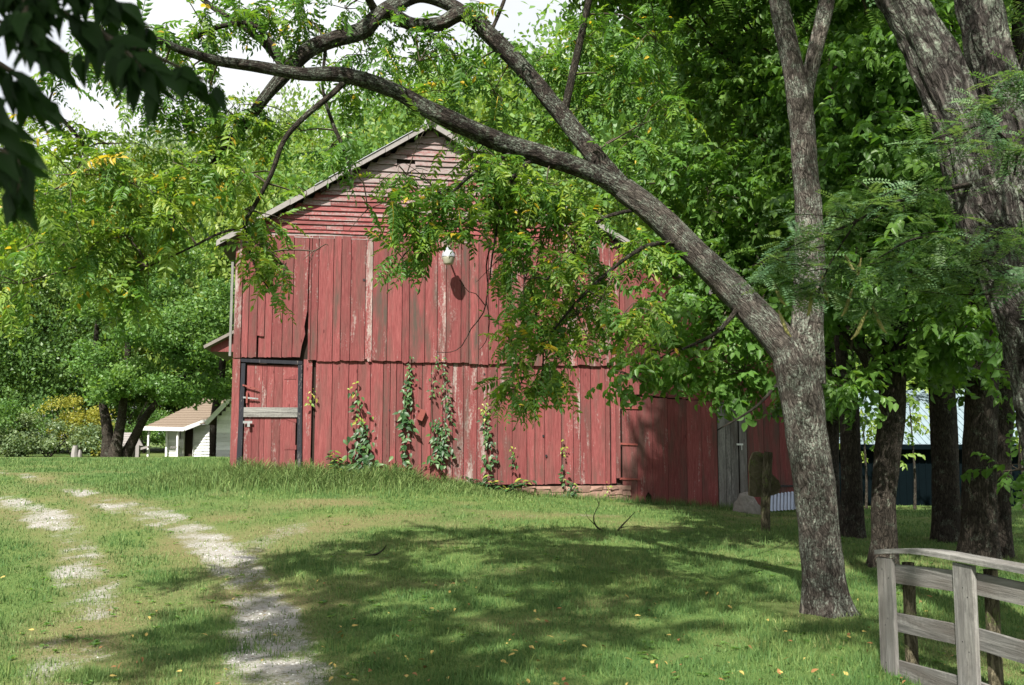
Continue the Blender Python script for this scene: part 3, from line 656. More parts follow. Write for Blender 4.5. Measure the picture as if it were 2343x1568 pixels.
# --- the leaning forked tree whose limbs arch over the barn
def pts(lst, off=(0, 0, 0)):
    P = []; Rr = []
    for px, py, w, Y in lst: P.append(at(px, py, Y) + np.array(off)); Rr.append(w / 2 * pxm(Y))
    return P, Rr
YB = float(on_ground(1890, 1402)[1])
HT = on_ground(1890, 1402)
hero = tag(empty('leaning_tree', HT), 'lichen-grey forked tree whose long limbs arch leftwards across the barn', 'tree')
O = HT
LIMBS = {
 'b16': [(1122, 560, 4, YB + .3), (1112, 610, 3.4, YB + .35), (1116, 655, 3.2, YB + .3), (1106, 715, 3, YB + .3), (1078, 752, 2.4, YB + .33), (1056, 792, 2.2, YB + .3), (1030, 806, 1.6, YB + .3), (1000, 806, 1.2, YB + .3)],
 'b17': [(1110, 700, 2.6, YB + .3), (1088, 672, 2, YB + .3), (1072, 668, 1.6, YB + .3), (1050, 640, 1, YB + .3)],
 'b18': [(1112, 690, 2.6, YB + .3), (1120, 735, 2.2, YB + .3), (1112, 780, 1.8, YB + .3), (1096, 800, 1.2, YB + .3)],
 'trunk': [(1893, 1432, 118, YB), (1890, 1395, 100, YB), (1884, 1330, 92, YB), (1872, 1200, 92, YB), (1862, 1100, 96, YB), (1846, 1000, 94, YB), (1834, 910, 96, YB), (1818, 840, 94, YB), (1792, 790, 76, YB + .05), (1700, 690, 68, YB + .2), (1600, 590, 62, YB + .3), (1500, 490, 60, YB + .35), (1425, 432, 56, YB + .4)],
 'upright': [(1852, 880, 70, YB), (1846, 800, 74, YB), (1846, 750, 72, YB), (1853, 650, 72, YB), (1851, 500, 62, YB), (1843, 400, 56, YB), (1838, 330, 56, YB), (1831, 250, 60, YB), (1812, 150, 50, YB), (1790, 50, 48, YB), (1770, -60, 42, YB), (1740, -250, 34, YB), (1700, -500, 20, YB - .2)],
 'fork': [(1834, 270, 40, YB), (1848, 190, 36, YB), (1868, 100, 36, YB), (1888, 20, 36, YB), (1905, -80, 32, YB), (1960, -300, 22, YB + .3), (2000, -500, 12, YB + .4)],
 'limb_low': [(1440, 445, 50, YB + .4), (1385, 410, 46, YB + .4), (1300, 375, 44, YB + .4), (1150, 328, 46, YB + .3), (1000, 262, 42, YB + .1), (900, 207, 36, YB), (790, 173, 38, YB - .1), (690, 170, 30, YB - .2), (590, 153, 27, YB - .3), (500, 140, 25, YB - .4), (420, 117, 19, YB - .6), (330, 85, 14, YB - .8), (230, 100, 10, YB - .9)],
 'limb_high': [(1432, 440, 48, YB + .42), (1350, 345, 44, YB + .5), (1280, 258, 42, YB + .6), (1200, 162, 40, YB + .7), (1120, 80, 38, YB + .7), (1060, 32, 38, YB + .7), (1005, 55, 32, YB + .65), (940, 55, 32, YB + .6), (880, 28, 34, YB + .5), (830, 70, 42, YB + .4), (760, 92, 38, YB + .3), (705, 115, 40, YB + .2), (660, 160, 36, YB + .1), (612, 215, 27, YB), (560, 285, 22, YB), (490, 372, 14, YB), (440, 440, 7, YB)],
 'limb_top': [(1075, 42, 34, YB + .7), (1030, 12, 32, YB + .75), (960, -10, 34, YB + .7), (900, 15, 36, YB + .6), (860, 40, 36, YB + .5)],
 'b1': [(655, 160, 22, YB + .1), (600, 95, 17, YB + .3), (545, 55, 14, YB + .4), (480, 12, 14, YB + .5), (420, -40, 12, YB + .6)],
 'b2': [(650, 145, 20, YB + .1), (615, 95, 14, YB + .1), (575, 55, 12, YB + .1), (500, 62, 12, YB + .1), (440, 90, 8, YB)],
 'b3': [(785, 190, 16, YB - .1), (760, 215, 14, YB - .2), (700, 265, 13, YB - .3), (650, 320, 12, YB - .4), (620, 400, 11, YB - .4), (580, 475, 10, YB - .4), (558, 520, 9, YB - .4), (576, 590, 5, YB - .4)],
 'b4': [(745, 110, 8, YB + .3), (738, 200, 7, YB + .2), (760, 280, 9, YB + .1), (790, 350, 10, YB + .1), (806, 410, 5, YB)],
 'b5': [(240, 395, 6, YB - .6), (200, 340, 8, YB - .7), (140, 270, 9, YB - .8), (60, 190, 10, YB - 1), (-40, 120, 12, YB - 1.1)],
 'b6': [(1480, 475, 10, YB + .4), (1380, 500, 8, YB + .3), (1330, 560, 7, YB + .2), (1250, 640, 5, YB + .1)],
 'b7': [(1560, 555, 14, YB + .3), (1490, 560, 11, YB + .2), (1420, 600, 9, YB + .1), (1330, 680, 7, YB), (1230, 800, 4, YB)],
 'b8': [(1230, 350, 12, YB + .35), (1160, 430, 8, YB + .3), (1130, 560, 5, YB + .3), (1120, 640, 3, YB + .3)],
 'b9': [(1180, 345, 10, YB + .3), (1080, 400, 8, YB + .2), (1010, 470, 6, YB + .1), (960, 540, 4, YB)],
 'b10': [(556, 520, 7, YB - .4), (500, 535, 6, YB - .5), (430, 570, 5, YB - .5), (340, 610, 4, YB - .6)],
 'b11': [(1120, 80, 10, YB + .7), (1150, 10, 9, YB + .8), (1180, -80, 7, YB + .8)],
 'b12': [(1000, -5, 20, YB + .7), (960, -150, 16, YB + .4), (940, -330, 9, YB)],
 'b13': [(1290, 260, 20, YB + .6), (1330, 80, 17, YB + .6), (1380, -150, 13, YB + .4), (1420, -350, 7, YB)],
 'b14': [(860, 30, 20, YB + .5), (800, -80, 16, YB), (720, -200, 12, YB - .6), (600, -330, 7, YB - 1.2)],
 'b15': [(1700, 690, 14, YB + .2), (1640, 760, 9, YB), (1560, 800, 6, YB - .1)],
}
BIG = {'trunk', 'upright', 'fork', 'limb_low', 'limb_high', 'limb_top'}
samples = []
for kname, lst in LIMBS.items():
    P, Rr = pts(lst); mb = MB()
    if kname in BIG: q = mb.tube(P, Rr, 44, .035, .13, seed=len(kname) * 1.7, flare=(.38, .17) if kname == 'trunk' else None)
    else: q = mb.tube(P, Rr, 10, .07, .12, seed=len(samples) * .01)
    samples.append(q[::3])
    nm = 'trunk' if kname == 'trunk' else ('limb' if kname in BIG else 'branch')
    mb.build(nm, M['bark'] if kname in ('trunk', 'upright', 'fork') else (M['bark_limb_shade'] if kname in BIG else M['bark_dark']), hero, O)
SAMP = np.vstack(samples)
# (px, py, rx, ry, Y offset, depth spread, leaves)
BL = [(1090, 350, 80, 40, .35, .4, 46), (1150, 400, 90, 45, .35, .4, 50), (1250, 420, 80, 40, .35, .4, 40), (1330, 470, 70, 40, .3, .4, 36), (60, 260, 90, 50, -.9, .4, 26), (140, 190, 90, 45, -.8, .4, 10), (420, 140, 80, 40, -.3, .4, 14), (250, 330, 100, 35, -.6, .4, 26), (480, 200, 70, 40, 0, .4, 16), (900, 60, 90, 40, .7, .5, 26), (1010, 110, 80, 50, .8, .5, 26), (830, 200, 90, 50, .5, .4, 28), (940, 220, 90, 50, .5, .5, 30), (1040, 210, 80, 60, .8, .5, 30), (690, 300, 80, 50, .1, .4, 24), (500, 250, 90, 40, .1, .4, 24), (350, 250, 100, 50, -.4, .4, 26), (240, 60, 100, 50, -.6, .5, 30), (60, 470, 110, 90, -1.0, .5, 60), (170, 400, 110, 90, -.8, .6, 80), (300, 420, 120, 80, -.6, .6, 90), (430, 380, 110, 80, -.3, .5, 80), (130, 560, 130, 80, -.9, .6, 70), (290, 540, 120, 90, -.7, .6, 90), (400, 500, 110, 90, -.5, .5, 90), (50, 650, 110, 60, -1.0, .4, 34), (300, 640, 90, 50, -.6, .4, 26), (560, 400, 90, 70, -.3, .4, 50), (520, 320, 90, 60, 0, .4, 45), (590, 560, 70, 40, -.4, .3, 30), (650, 610, 70, 45, -.4, .3, 22), (625, 675, 30, 40, -.4, .2, 10), (720, 575, 50, 35, -.4, .3, 10), (560, 480, 80, 50, -.4, .3, 34),
      (700, 450, 70, 60, -.2, .4, 22), (760, 330, 90, 70, 0, .4, 34), (840, 480, 60, 40, 0, .3, 18), (330, 60, 110, 60, -.5, .5, 55), (460, 50, 100, 50, 0, .5, 55), (580, 30, 100, 50, .3, .5, 60), (700, 45, 80, 50, .3, .4, 45), (790, 20, 70, 40, .4, .4, 36), (200, 150, 110, 60, -.8, .4, 22), (420, 200, 110, 50, -.2, .4, 26), (600, 240, 80, 50, 0, .4, 26), (860, 130, 90, 60, .4, .4, 30), (960, 140, 90, 50, .5, .4, 26), (1090, 20, 60, 50, .8, .4, 24),
      (930, 400, 80, 60, .1, .4, 55), (1000, 440, 80, 60, .1, .4, 65), (900, 470, 60, 40, 0, .3, 26), (990, 545, 80, 60, .1, .35, 95), (920, 590, 50, 30, .05, .3, 26), (1070, 520, 70, 70, .2, .4, 80), (1120, 450, 90, 70, .3, .5, 75), (1170, 560, 80, 80, .3, .5, 95), (1110, 380, 90, 60, .3, .4, 60), (1220, 450, 90, 60, .35, .5, 80), (1270, 520, 90, 70, .3, .5, 90), (1200, 640, 90, 50, .2, .4, 75), (1300, 610, 90, 60, .2, .5, 90), (1220, 720, 80, 45, .1, .4, 75), (1170, 790, 55, 40, 0, .3, 45), (1250, 820, 80, 50, 0, .4, 90), (1190, 880, 70, 40, 0, .3, 60), (1225, 930, 45, 35, 0, .25, 24), (1320, 720, 80, 60, .1, .4, 75), (1400, 640, 90, 70, .1, .5, 75), (1360, 520, 90, 70, .3, .5, 75), (1420, 730, 80, 60, 0, .5, 60), (1470, 560, 80, 60, .2, .5, 50),
      (1130, 210, 100, 70, .9, .6, 55), (1230, 140, 100, 80, 1.1, .6, 70), (1340, 90, 100, 80, 1.0, .6, 80), (1300, 260, 90, 70, 1.0, .6, 60), (1410, 200, 100, 90, .9, .6, 80), (1500, 90, 100, 80, .8, .6, 70), (1450, 320, 80, 60, .8, .5, 55), (1060, 300, 90, 60, .8, .5, 45), (1530, 260, 80, 80, .8, .6, 50)]
twg = MB(); LP = []; LD = []; LU = []; LS = []; LR = []; near = []
rg = np.random.default_rng(21)
def grow(c, ext, n, tint, sink, sub=7, twig_r=.006, leaf=(.20, .41)):
    """twig from the nearest limb to the blob centre, sub-twigs through the blob, compound leaves along them"""
    q = SAMP[np.argmin(np.linalg.norm(SAMP - c, axis=1))]; L = np.linalg.norm(c - q)
    mid = (q + c) / 2 + np.array([0, 0, .12 * L]) + rg.normal(size=3) * .05 * L
    twg.tube([q, mid, c], [twig_r * 1.8, twig_r * 1.3, twig_r], 5, .15)
    for s in range(max(3, min(sub, n // 6))):
        e = c + rg.normal(size=3) * ext * .62; e[2] -= .06; m2 = (c + e) / 2 + rg.normal(size=3) * ext * .12 + np.array([0, 0, .05])
        twg.tube([c, m2, e], [twig_r, twig_r * .7, twig_r * .4], 4, .12); cnt = max(2, n // max(3, min(sub, n // 6)))
        for u in rg.random(cnt) ** .6:
            p = (1 - u) ** 2 * c + 2 * u * (1 - u) * m2 + u * u * e; d = (e - c) / (np.linalg.norm(e - c) + 1e-6) * .6 + rg.normal(size=3) * .75; d[2] -= sink
            sink_l.append((p, d, np.array([0, 0, 1.0]) + rg.normal(size=3) * .35, rg.uniform(*leaf), 1.08 if rg.random() < (.005 if tint > .15 else .002) else np.clip(rg.beta(2.2, 2.2) * .80 + tint, 0, .83)))
sink_l = []
for px, py, rx, ry, dy, ds, n in BL:
    n = n * (1.15 if py < 230 else 1.0)
    n = n * (.6 if px > 1040 and 500 <= py < 700 else (.85 if px > 1040 and py >= 700 else 1.0))
    Yb = YB + dy; c = at(px, py, Yb); ext = np.array([rx * pxm(Yb), ds, ry * pxm(Yb)]); tint = .26 if (px < 720 and py > 250) else (.22 if py > 640 else (.14 if px > 840 and py > 330 else .03))
    grow(c, ext, int(n * .82), tint, .55)
def pxof(p):
    d = p - EYE; f = np.array([0, math.cos(PITCH), math.sin(PITCH)]); u = np.array([0, -math.sin(PITCH), math.cos(PITCH)]); w = d @ f; return CX + FPX * d[0] / w, CY - FPX * (d @ u) / w
def keeps_clear(v):
    for f in (.15, .9):      # leaves kept off the open stretches of wall
        x, y = pxof(v[0] + v[1] / np.linalg.norm(v[1]) * v[3] * f)
        if (690 < x < 850 and 480 < y < 1000 and (x * 7 + y * 3) % 1 > .12) or (850 < x < 1105 and 645 < y < 1000) or (985 < x < 1075 and 555 < y < 690) or (530 < x < 690 and y > 730) or (x > 1105 and y > 958) or (1330 < x < 1400 and y > 810) or (600 < x < 850 and 395 < y < 480 and (x * 5 + y) % 1 > .35) or (1075 < x < 1120 and 590 < y < 700) or (895 < x < 1045 and 270 < y < 400 and (x * 5 + y * 3) % 1 > .3): return False
    return True
vis = [v for v in sink_l if keeps_clear(v)]; sink_l = []
for _ in range(34):        # crown above the picture, over the lawn
    grow(np.array([rg.uniform(-3.2, 2.0), rg.uniform(2.2, 5.2), rg.uniform(5.6, 7.0)]), np.array([.75, .75, .4]), 34, 0, .4)
over = sink_l; sink_l = []
for _ in range(22):
    grow(np.array([rg.uniform(.8, 6.0), rg.uniform(6, 12), rg.uniform(7.6, 11.5)]), np.array([.85, .85, .6]), 40, 0, .4)
over += sink_l
order = sorted(range(len(vis)), key=lambda k: -vis[k][3])
pick = set(rg.choice(len(vis), 280, replace=False).tolist())
WL = []
for q, tp in enumerate(TPLW):
    V, F, A = tp; WL.append([npmesh('leaf', V, F, True, None, {'rnd': np.clip(b + (A - .5) * .24, 0, 1)}) for b in (.2, .42, .62, .8)])
for ws in WL:
    for me in ws: me.materials.append(M['walnut'])
for k in pick:
    p, d, u, s, r = vis[k]; m3 = frames(d[None], u[None])[0] * s; o = bpy.data.objects.new('leaf', WL[k % 3][min(3, int(r * 4))]); COL.objects.link(o); o.parent = hero
    o.matrix_local = Matrix(np.vstack([np.hstack([m3, (p - O)[:, None]]), [0, 0, 0, 1]]).tolist())
rest = [v for k, v in enumerate(vis) if k not in pick] + over
fo = link('foliage', foliage_mesh('foliage', TPLW, [v[0] - O for v in rest], [v[1] for v in rest], [v[2] for v in rest], [v[3] for v in rest], [v[4] for v in rest]), M['walnut'], hero); fo['kind'] = 'stuff'
tw = twg.build('twigs', M['twig'], hero, O); tw['kind'] = 'stuff'
for px, py, dy in ((436, 652, -.6), (430, 645, -.62), (498, 800 - 10, 0), (512, 795 - 5, 0), (250, 718, -.7), (595, 630, -.4), (607, 635, -.4), (627, 664, -.4), (620, 660, -.42), (955, 590, .1)):
    c = at(px, py if py < 700 else py - 300, YB + dy) - O; lathe('walnut', [(.004, .026), (.016, .022), (.024, .008), (.025, -.006), (.018, -.02), (.004, -.026)][::-1], M['walnut_nut'], hero, c, 10)

# --- generic trees -------------------------------------------------------------------------
def crown(rng, blobs, n, tpl, size, flat=.5, shell=.75):
    """blobs [(centre, radii)] in tree space -> sprays clustered in clumps near each blob's shell"""
    pos = []; d = []; up = []; sc = []; rn = []
    vol = np.array([b[1][0] * b[1][1] + b[1][0] * b[1][2] for b in blobs]); vol /= vol.sum()
    for (c, r), w in zip(blobs, vol):
        k = max(6, int(n * w)); nc = max(3, k // 11); cd = unit(nc, rng); cr = rng.uniform(shell - .35, 1.02, (nc, 1))
        cen = np.array(c) + cd * cr * np.array(r); pick_ = rng.integers(0, nc, k); rad = .22 * np.mean(r) + .12
        off = rng.normal(size=(k, 3)) * rad * np.array([1, 1, flat]) * .62; p = cen[pick_] + off
        pos.append(p); dd = off / (rad + 1e-6) + cd[pick_] * .5 + rng.normal(size=(k, 3)) * .4; dd[:, 2] -= .25; d.append(dd)
        up.append(cd[pick_] * .45 + np.array([0, 0, .9]) + rng.normal(size=(k, 3)) * .35); sc.append(size * rng.uniform(.7, 1.25, k))
        rn.append(np.clip(rng.beta(2, 2, nc)[pick_] * .6 + rng.random(k) * .4, 0, 1))
    return map(np.concatenate, (pos, d, up, sc, rn))
def make_crown_mesh(name, seed, blobs, n, tpls, size, flat=.5, shell=.75):
    p, d, u, s, r = crown(np.random.default_rng(seed), blobs, n, tpls, size, flat, shell); return foliage_mesh(name, tpls, p, d, u, s, r)

# grove trees to the right of the barn
def grove_tree(lst, forks, blobs, n, label, seed, mat='grove', flare=.3, tpls=TPLT, size=.34, bark='bark_dark', name='grove_tree', seg=30):
    base = on_ground(lst[0][0], lst[0][1]); Y = base[1]
    tr = tag(empty(name, base), label, 'tree', 'trees of the shady grove')
    P, Rr = pts([(px, py, w, Y + dy) for px, py, w, dy in lst]); P[0] = P[0] - np.array([0, 0, .12]); mb = MB(); mb.tube(P, [r_ * .88 for r_ in Rr], seg, .06, .12, seed=seed, flare=(flare * .6, .2)); mb.build('trunk', M[bark], tr, base)
    for f in forks:
        P, Rr = pts([(px, py, w, Y + dy) for px, py, w, dy in f]); mb = MB(); mb.tube(P, Rr, 12, .08, .1, seed=seed + 3); mb.build('limb', M[bark], tr, base)
    bl = [(at(px, py, Y + dy) - base, (rx * pxm(Y), rz_, ry * pxm(Y))) for px, py, rx, ry, dy, rz_ in blobs]
    tops = [np.array(P[-1]) - base]
    mb = MB(); trunk_top = pts([(lst[-1][0], lst[-1][1], 5, Y)])[0][0] - base; mid_ = pts([(lst[len(lst) // 2][0], lst[len(lst) // 2][1], 5, Y)])[0][0] - base
    rgs = np.random.default_rng(seed)
    for c, r in bl:
        s0 = mid_ + (trunk_top - mid_) * rgs.uniform(.2, .9); c = np.array(c); m_ = (s0 + c) / 2 + rgs.normal(size=3) * .15; m_[2] += .1; mb.tube([s0, m_, c], [.03, .02, .01], 6, .2)
        for q in range(6):
            e = c + unit(1, rgs)[0] * np.array(r) * .9; mb.tube([c, (c + e) / 2 + rgs.normal(size=3) * .06, e], [.01, .008, .004], 4, .2)
    b_ = mb.build('branches', M['twig'], tr); b_['kind'] = 'stuff'
    c = link('crown', make_crown_mesh('crown', seed, bl, n, tpls, size), M[mat], tr); c['kind'] = 'stuff'
    return tr
UPB = lambda x, dy=0: [(x - 120, -150, 220, 160, dy, 1.6), (x + 120, -350, 240, 200, dy, 1.8)]
grove_tree([(2018, 1297, 84, 0), (2022, 1240, 66, 0), (2020, 1150, 62, 0), (2028, 1050, 66, 0), (2040, 950, 68, 0), (2042, 870, 66, 0), (2048, 760, 60, 0), (2070, 600, 50, .1), (2090, 380, 44, .2), (2100, 100, 36, .3), (2110, -200, 26, .3)],
           [[(2010, 870, 40, 0), (1985, 820, 36, -.05), (1955, 780, 30, -.1), (1900, 720, 22, -.2), (1860, 690, 14, -.3)], [(1962, 790, 26, -.1), (1975, 700, 24, -.1), (1990, 600, 20, 0), (1995, 450, 14, 0)], [(2055, 850, 16, 0), (2090, 820, 13, -.1), (2120, 800, 9, -.2)]],
           [(1940, 650, 110, 90, -.5, 1.0), (2080, 560, 120, 100, -.2, 1.2), (1960, 420, 140, 110, 0, 1.4), (2100, 300, 130, 110, .3, 1.3), (1980, 180, 150, 120, 0, 1.5), (2180, 760, 100, 60, -.4, .7), (1930, 890, 60, 30, -.4, .5)] + UPB(2050),
           3600, 'dark forked tree with one exposed root, nearest the end of the fence', 31, flare=.35)
grove_tree([(1948, 1228, 66, 0), (1948, 1150, 54, 0), (1944, 1000, 52, 0), (1938, 880, 48, 0), (1925, 740, 44, 0), (1915, 550, 38, 0), (1905, 250, 30, 0), (1900, -100, 22, 0)], [[(1940, 900, 18, 0), (1880, 820, 14, -.6), (1800, 860, 9, -2.4), (1730, 930, 6, -3.6), (1640, 985, 3, -4.2)], [(1925, 700, 20, 0), (1780, 560, 14, -1), (1680, 480, 9, -1.6)]],
           [(1700, 300, 110, 100, -1.2, 1.2), (1620, 440, 110, 90, -1.6, 1.1), (1720, 520, 110, 90, -1.4, 1.2), (1660, 640, 100, 60, -1.6, 1.0), (1600, 150, 120, 110, -1.0, 1.3), (1740, 120, 110, 110, -1, 1.3), (1520, 420, 80, 70, -1.5, .9), (1750, 700, 80, 60, -1.4, .8), (1560, 720, 80, 45, -2.0, .7), (1480, 800, 50, 35, -2.4, .5), (1440, 860, 40, 22, -2.6, .35), (1620, 800, 100, 45, -2.2, .7), (1700, 850, 80, 40, -2.6, .6), (1600, 600, 80, 60, -1.8, .8)] + UPB(1700, -1) + [(1450, -70, 130, 70, -2.2, 1.3), (1340, -150, 130, 80, -2.4, 1.3), (1480, -260, 140, 100, -2.2, 1.4), (1360, -330, 130, 90, -2.6, 1.4), (1600, -120, 130, 90, -2, 1.4), (1540, -190, 130, 90, -2.2, 1.3), (1660, -260, 130, 90, -2, 1.4), (1420, -200, 120, 80, -1.6, 1.3)],
           5600, 'straight grey-barked tree standing between the leaning tree and the forked tree', 32, 'maple', size=.34)
grove_tree([(1905, 1205, 46, 0), (1904, 1120, 36, 0), (1902, 950, 34, 0), (1890, 700, 30, 0), (1885, 300, 24, 0), (1880, -80, 16, 0)], [],
           [(1800, 900, 60, 30, -.8, .5), (1880, 780, 70, 50, 0, .8), (1860, 560, 100, 90, 0, 1.2), (1800, 250, 120, 110, 0, 1.3), (1960, 80, 120, 100, 0, 1.3), (1900, 950, 40, 30, .3, .5)], 1700, 'slim dark trunk half hidden directly behind the leaning tree', 33)
grove_tree([(2165, 1240, 78, 0), (2164, 1180, 68, 0), (2162, 1050, 66, 0), (2155, 900, 64, 0), (2150, 750, 56, 0), (2150, 500, 48, 0), (2155, 150, 40, 0), (2160, -150, 28, 0)], [],
           [(2110, 800, 80, 50, -.2, .7), (2210, 640, 110, 80, 0, 1.2), (2120, 480, 110, 90, 0, 1.2), (2230, 300, 120, 110, 0, 1.3), (2090, 60, 130, 110, 0, 1.3)] + UPB(2200), 2300, 'dark trunk standing alone between two others against the teal shed', 34)
grove_tree([(2236, 1282, 104, 0), (2238, 1220, 86, 0), (2240, 1080, 84, 0), (2246, 900, 80, 0), (2250, 700, 70, 0), (2255, 400, 60, 0), (2260, -100, 44, 0)], [],
           [(2200, 820, 70, 40, -.3, .6), (2300, 600, 110, 80, 0, 1.0), (2200, 420, 110, 90, 0, 1.1), (2310, 900, 60, 40, .4, .5), (2330, 1075, 30, 25, -.6, .3)] + UPB(2280), 1700, 'thickest dark trunk of the grove with flared foot', 35)
grove_tree([(2287, 1272, 64, 0), (2286, 1200, 54, 0), (2288, 1050, 54, 0), (2296, 900, 56, 0), (2304, 760, 50, 0), (2315, 500, 40, 0), (2330, 0, 30, 0)], [],
           [(2330, 780, 60, 50, 0, .6), (2290, 700, 80, 50, .2, .7), (2340, 500, 90, 90, 0, 1.0)] + UPB(2330), 900, 'slender trunk close behind the thickest grove trunk, sunlit in patches', 36)

# --- thorny tree at the right edge
LB = np.array([3.86, 6.35, gz(3.86, 6.35)]); YL = 6.35
loc = tag(empty('thorny_tree', LB), 'massive rough-barked thorny tree leaning in from the right edge', 'tree')
for nm, lst, sd in (('trunk', [(2500, 1500, 190, YL), (2480, 1350, 165, YL), (2440, 1150, 150, YL), (2405, 980, 142, YL), (2368, 828, 134, YL), (2322, 694, 130, YL), (2268, 560, 128, YL), (2240, 480, 126, YL), (2212, 380, 124, YL), (2188, 302, 120, YL), (2120, 135, 118, YL + .05), (2062, 20, 112, YL + .1), (2010, -90, 105, YL + .15), (1930, -280, 90, YL + .3), (1880, -450, 70, YL + .4)], 2),
                    ('second_trunk', [(2450, 1050, 100, YL + .1), (2420, 850, 118, YL + .1), (2385, 700, 112, YL + .1), (2352, 520, 104, YL + .12), (2325, 400, 100, YL + .14), (2306, 302, 98, YL + .15), (2262, 135, 98, YL + .2), (2240, 20, 96, YL + .25), (2225, -60, 92, YL + .3), (2180, -300, 80, YL + .4)], 9)):
    P, Rr = pts(lst); mb = MB(); mb.tube(P, [r_ * .92 for r_ in Rr], 72, .025, .36, seed=sd, flare=(.2, .3) if nm == 'trunk' else None); mb.build(nm, M['bark_big'], loc, LB)
mbt = MB()
LTW = [[(2230, 420, 14, YL - .1), (2130, 440, 10, YL - .3), (2030, 470, 8, YL - .5), (1930, 520, 6, YL - .6), (1820, 560, 4, YL - .6), (1720, 610, 3, YL - .6)],
       [(2290, 640, 12, YL - .1), (2200, 560, 8, YL - .5), (2100, 545, 6, YL - .8), (2010, 590, 4, YL - .9)],
       [(2300, 400, 10, YL - .2), (2300, 330, 7, YL - .6), (2250, 290, 5, YL - .9), (2130, 320, 4, YL - 1)],
       [(2360, 700, 10, YL - .2), (2330, 640, 8, YL - .8), (2280, 620, 5, YL - 1.1)], [(1960, 505, 5, YL - .6), (1900, 600, 4, YL - .5), (1870, 680, 3, YL - .5)],
       [(2300, 220, 8, YL - .3), (2330, 300, 6, YL - .8), (2320, 400, 5, YL - 1)]]
for l_ in LTW: P, Rr = pts(l_); mbt.tube(P, Rr, 6, .06, .1); 
rgl = np.random.default_rng(5); lp = []; ld = []; lu = []; ls = []; lr = []
LBL = [(2250, 245, 100, 40, -.8), (2330, 200, 60, 40, -.9), (2150, 330, 70, 30, -.9), (2270, 350, 70, 40, -1), (2090, 440, 90, 30, -.5), (1990, 470, 90, 35, -.6), (1900, 520, 90, 35, -.6), (1800, 560, 90, 35, -.6), (1730, 620, 70, 35, -.6), (1890, 620, 70, 50, -.5), (1820, 680, 70, 40, -.5), (2010, 600, 60, 30, -.9), (2110, 545, 90, 40, -.8), (2190, 590, 100, 50, -.9), (2290, 560, 80, 50, -1), (2320, 640, 60, 40, -1.1), (2230, 650, 80, 40, -.9), (2100, 640, 60, 40, -.7), (1960, 700, 60, 40, -.5)]
for px, py, rx, ry, dy in LBL:
    Y_ = YL + dy; c = at(px, py, Y_); e = np.array([rx * pxm(Y_), .22, ry * pxm(Y_)])
    for s in range(5):
        tip = c + rgl.normal(size=3) * e * .7; st = c + np.array([.12, 0, .02]) + rgl.normal(size=3) * .05; mbt.tube([st, (st + tip) / 2 + rgl.normal(size=3) * .02, tip], [.004, .003, .002], 4, .1)
        for u in rgl.random(11):
            p = st + (tip - st) * u + rgl.normal(size=3) * .03; lp.append(p); d = rgl.normal(size=3); d[2] *= .35; d[2] -= .15; ld.append(d); lu.append(np.array([0, -.2, 1]) + rgl.normal(size=3) * .25); ls.append(rgl.uniform(.11, .19)); lr.append(rgl.random())
for _ in range(84):        # crown above the picture
    c = np.array([rgl.uniform(2.0, 9.0), rgl.uniform(3.0, 11.5), rgl.uniform(6.2, 10.5)])
    for u in range(30): lp.append(c + rgl.normal(size=3) * np.array([.6, .6, .35])); ld.append(rgl.normal(size=3) * np.array([1, 1, .4])); lu.append(np.array([0, 0, 1]) + rgl.normal(size=3) * .3); ls.append(rgl.uniform(.3, .5)); lr.append(rgl.random())
lf = link('foliage', foliage_mesh('foliage', TPLL, np.array(lp) - LB, ld, lu, ls, lr), M['locust'], loc); lf['kind'] = 'stuff'
b_ = mbt.build('twigs', M['bark_dark'], loc, LB); b_['kind'] = 'stuff'
for px, py, dy in ((1765, 700, -.5), (1880, 690, -.5), (1930, 640, -.5), (1970, 650, -.5), (1950, 720, -.5), (1985, 770, -.6), (1860, 720, -.5), (1995, 760, -.6), (1780, 770, -.5)):
    c = at(px, py - 60, YL + dy) - LB; k = rgl.uniform(.04, .08); mb = MB(); a_ = rgl.uniform(0, 6.3); ca, sa = math.cos(a_), math.sin(a_)
    mb.tube([c, c + np.array([ca * k * .5, sa * k * .5, -.06]), c + np.array([ca * k, sa * k, -.13]), c + np.array([ca * k * 1.6, sa * k * 1.6, -.17])], [.004, .012, .012, .003], 6, .03); mb.build('seed_pod', M['pod'], loc)
mb = MB()
for k in range(150):       # thorns
    nm_pts = [(2318, 760), (2278, 600), (2240, 460), (2330, 540), (2300, 330), (2360, 850)]; px, py = nm_pts[k % 6]; c = at(px + rgl.uniform(-75, 75), py + rgl.uniform(-60, 60), YL - rgl.uniform(.18, .24)); d = unit(1, rgl)[0]; d[1] = -abs(d[1]); d *= rgl.uniform(.05, .14); mb.tube([c - d * .6, c, c + d], [.003, .0025, .0006], 4, .1)
b_ = mb.build('thorns', M['bark_dark'], loc, LB); b_['kind'] = 'stuff'

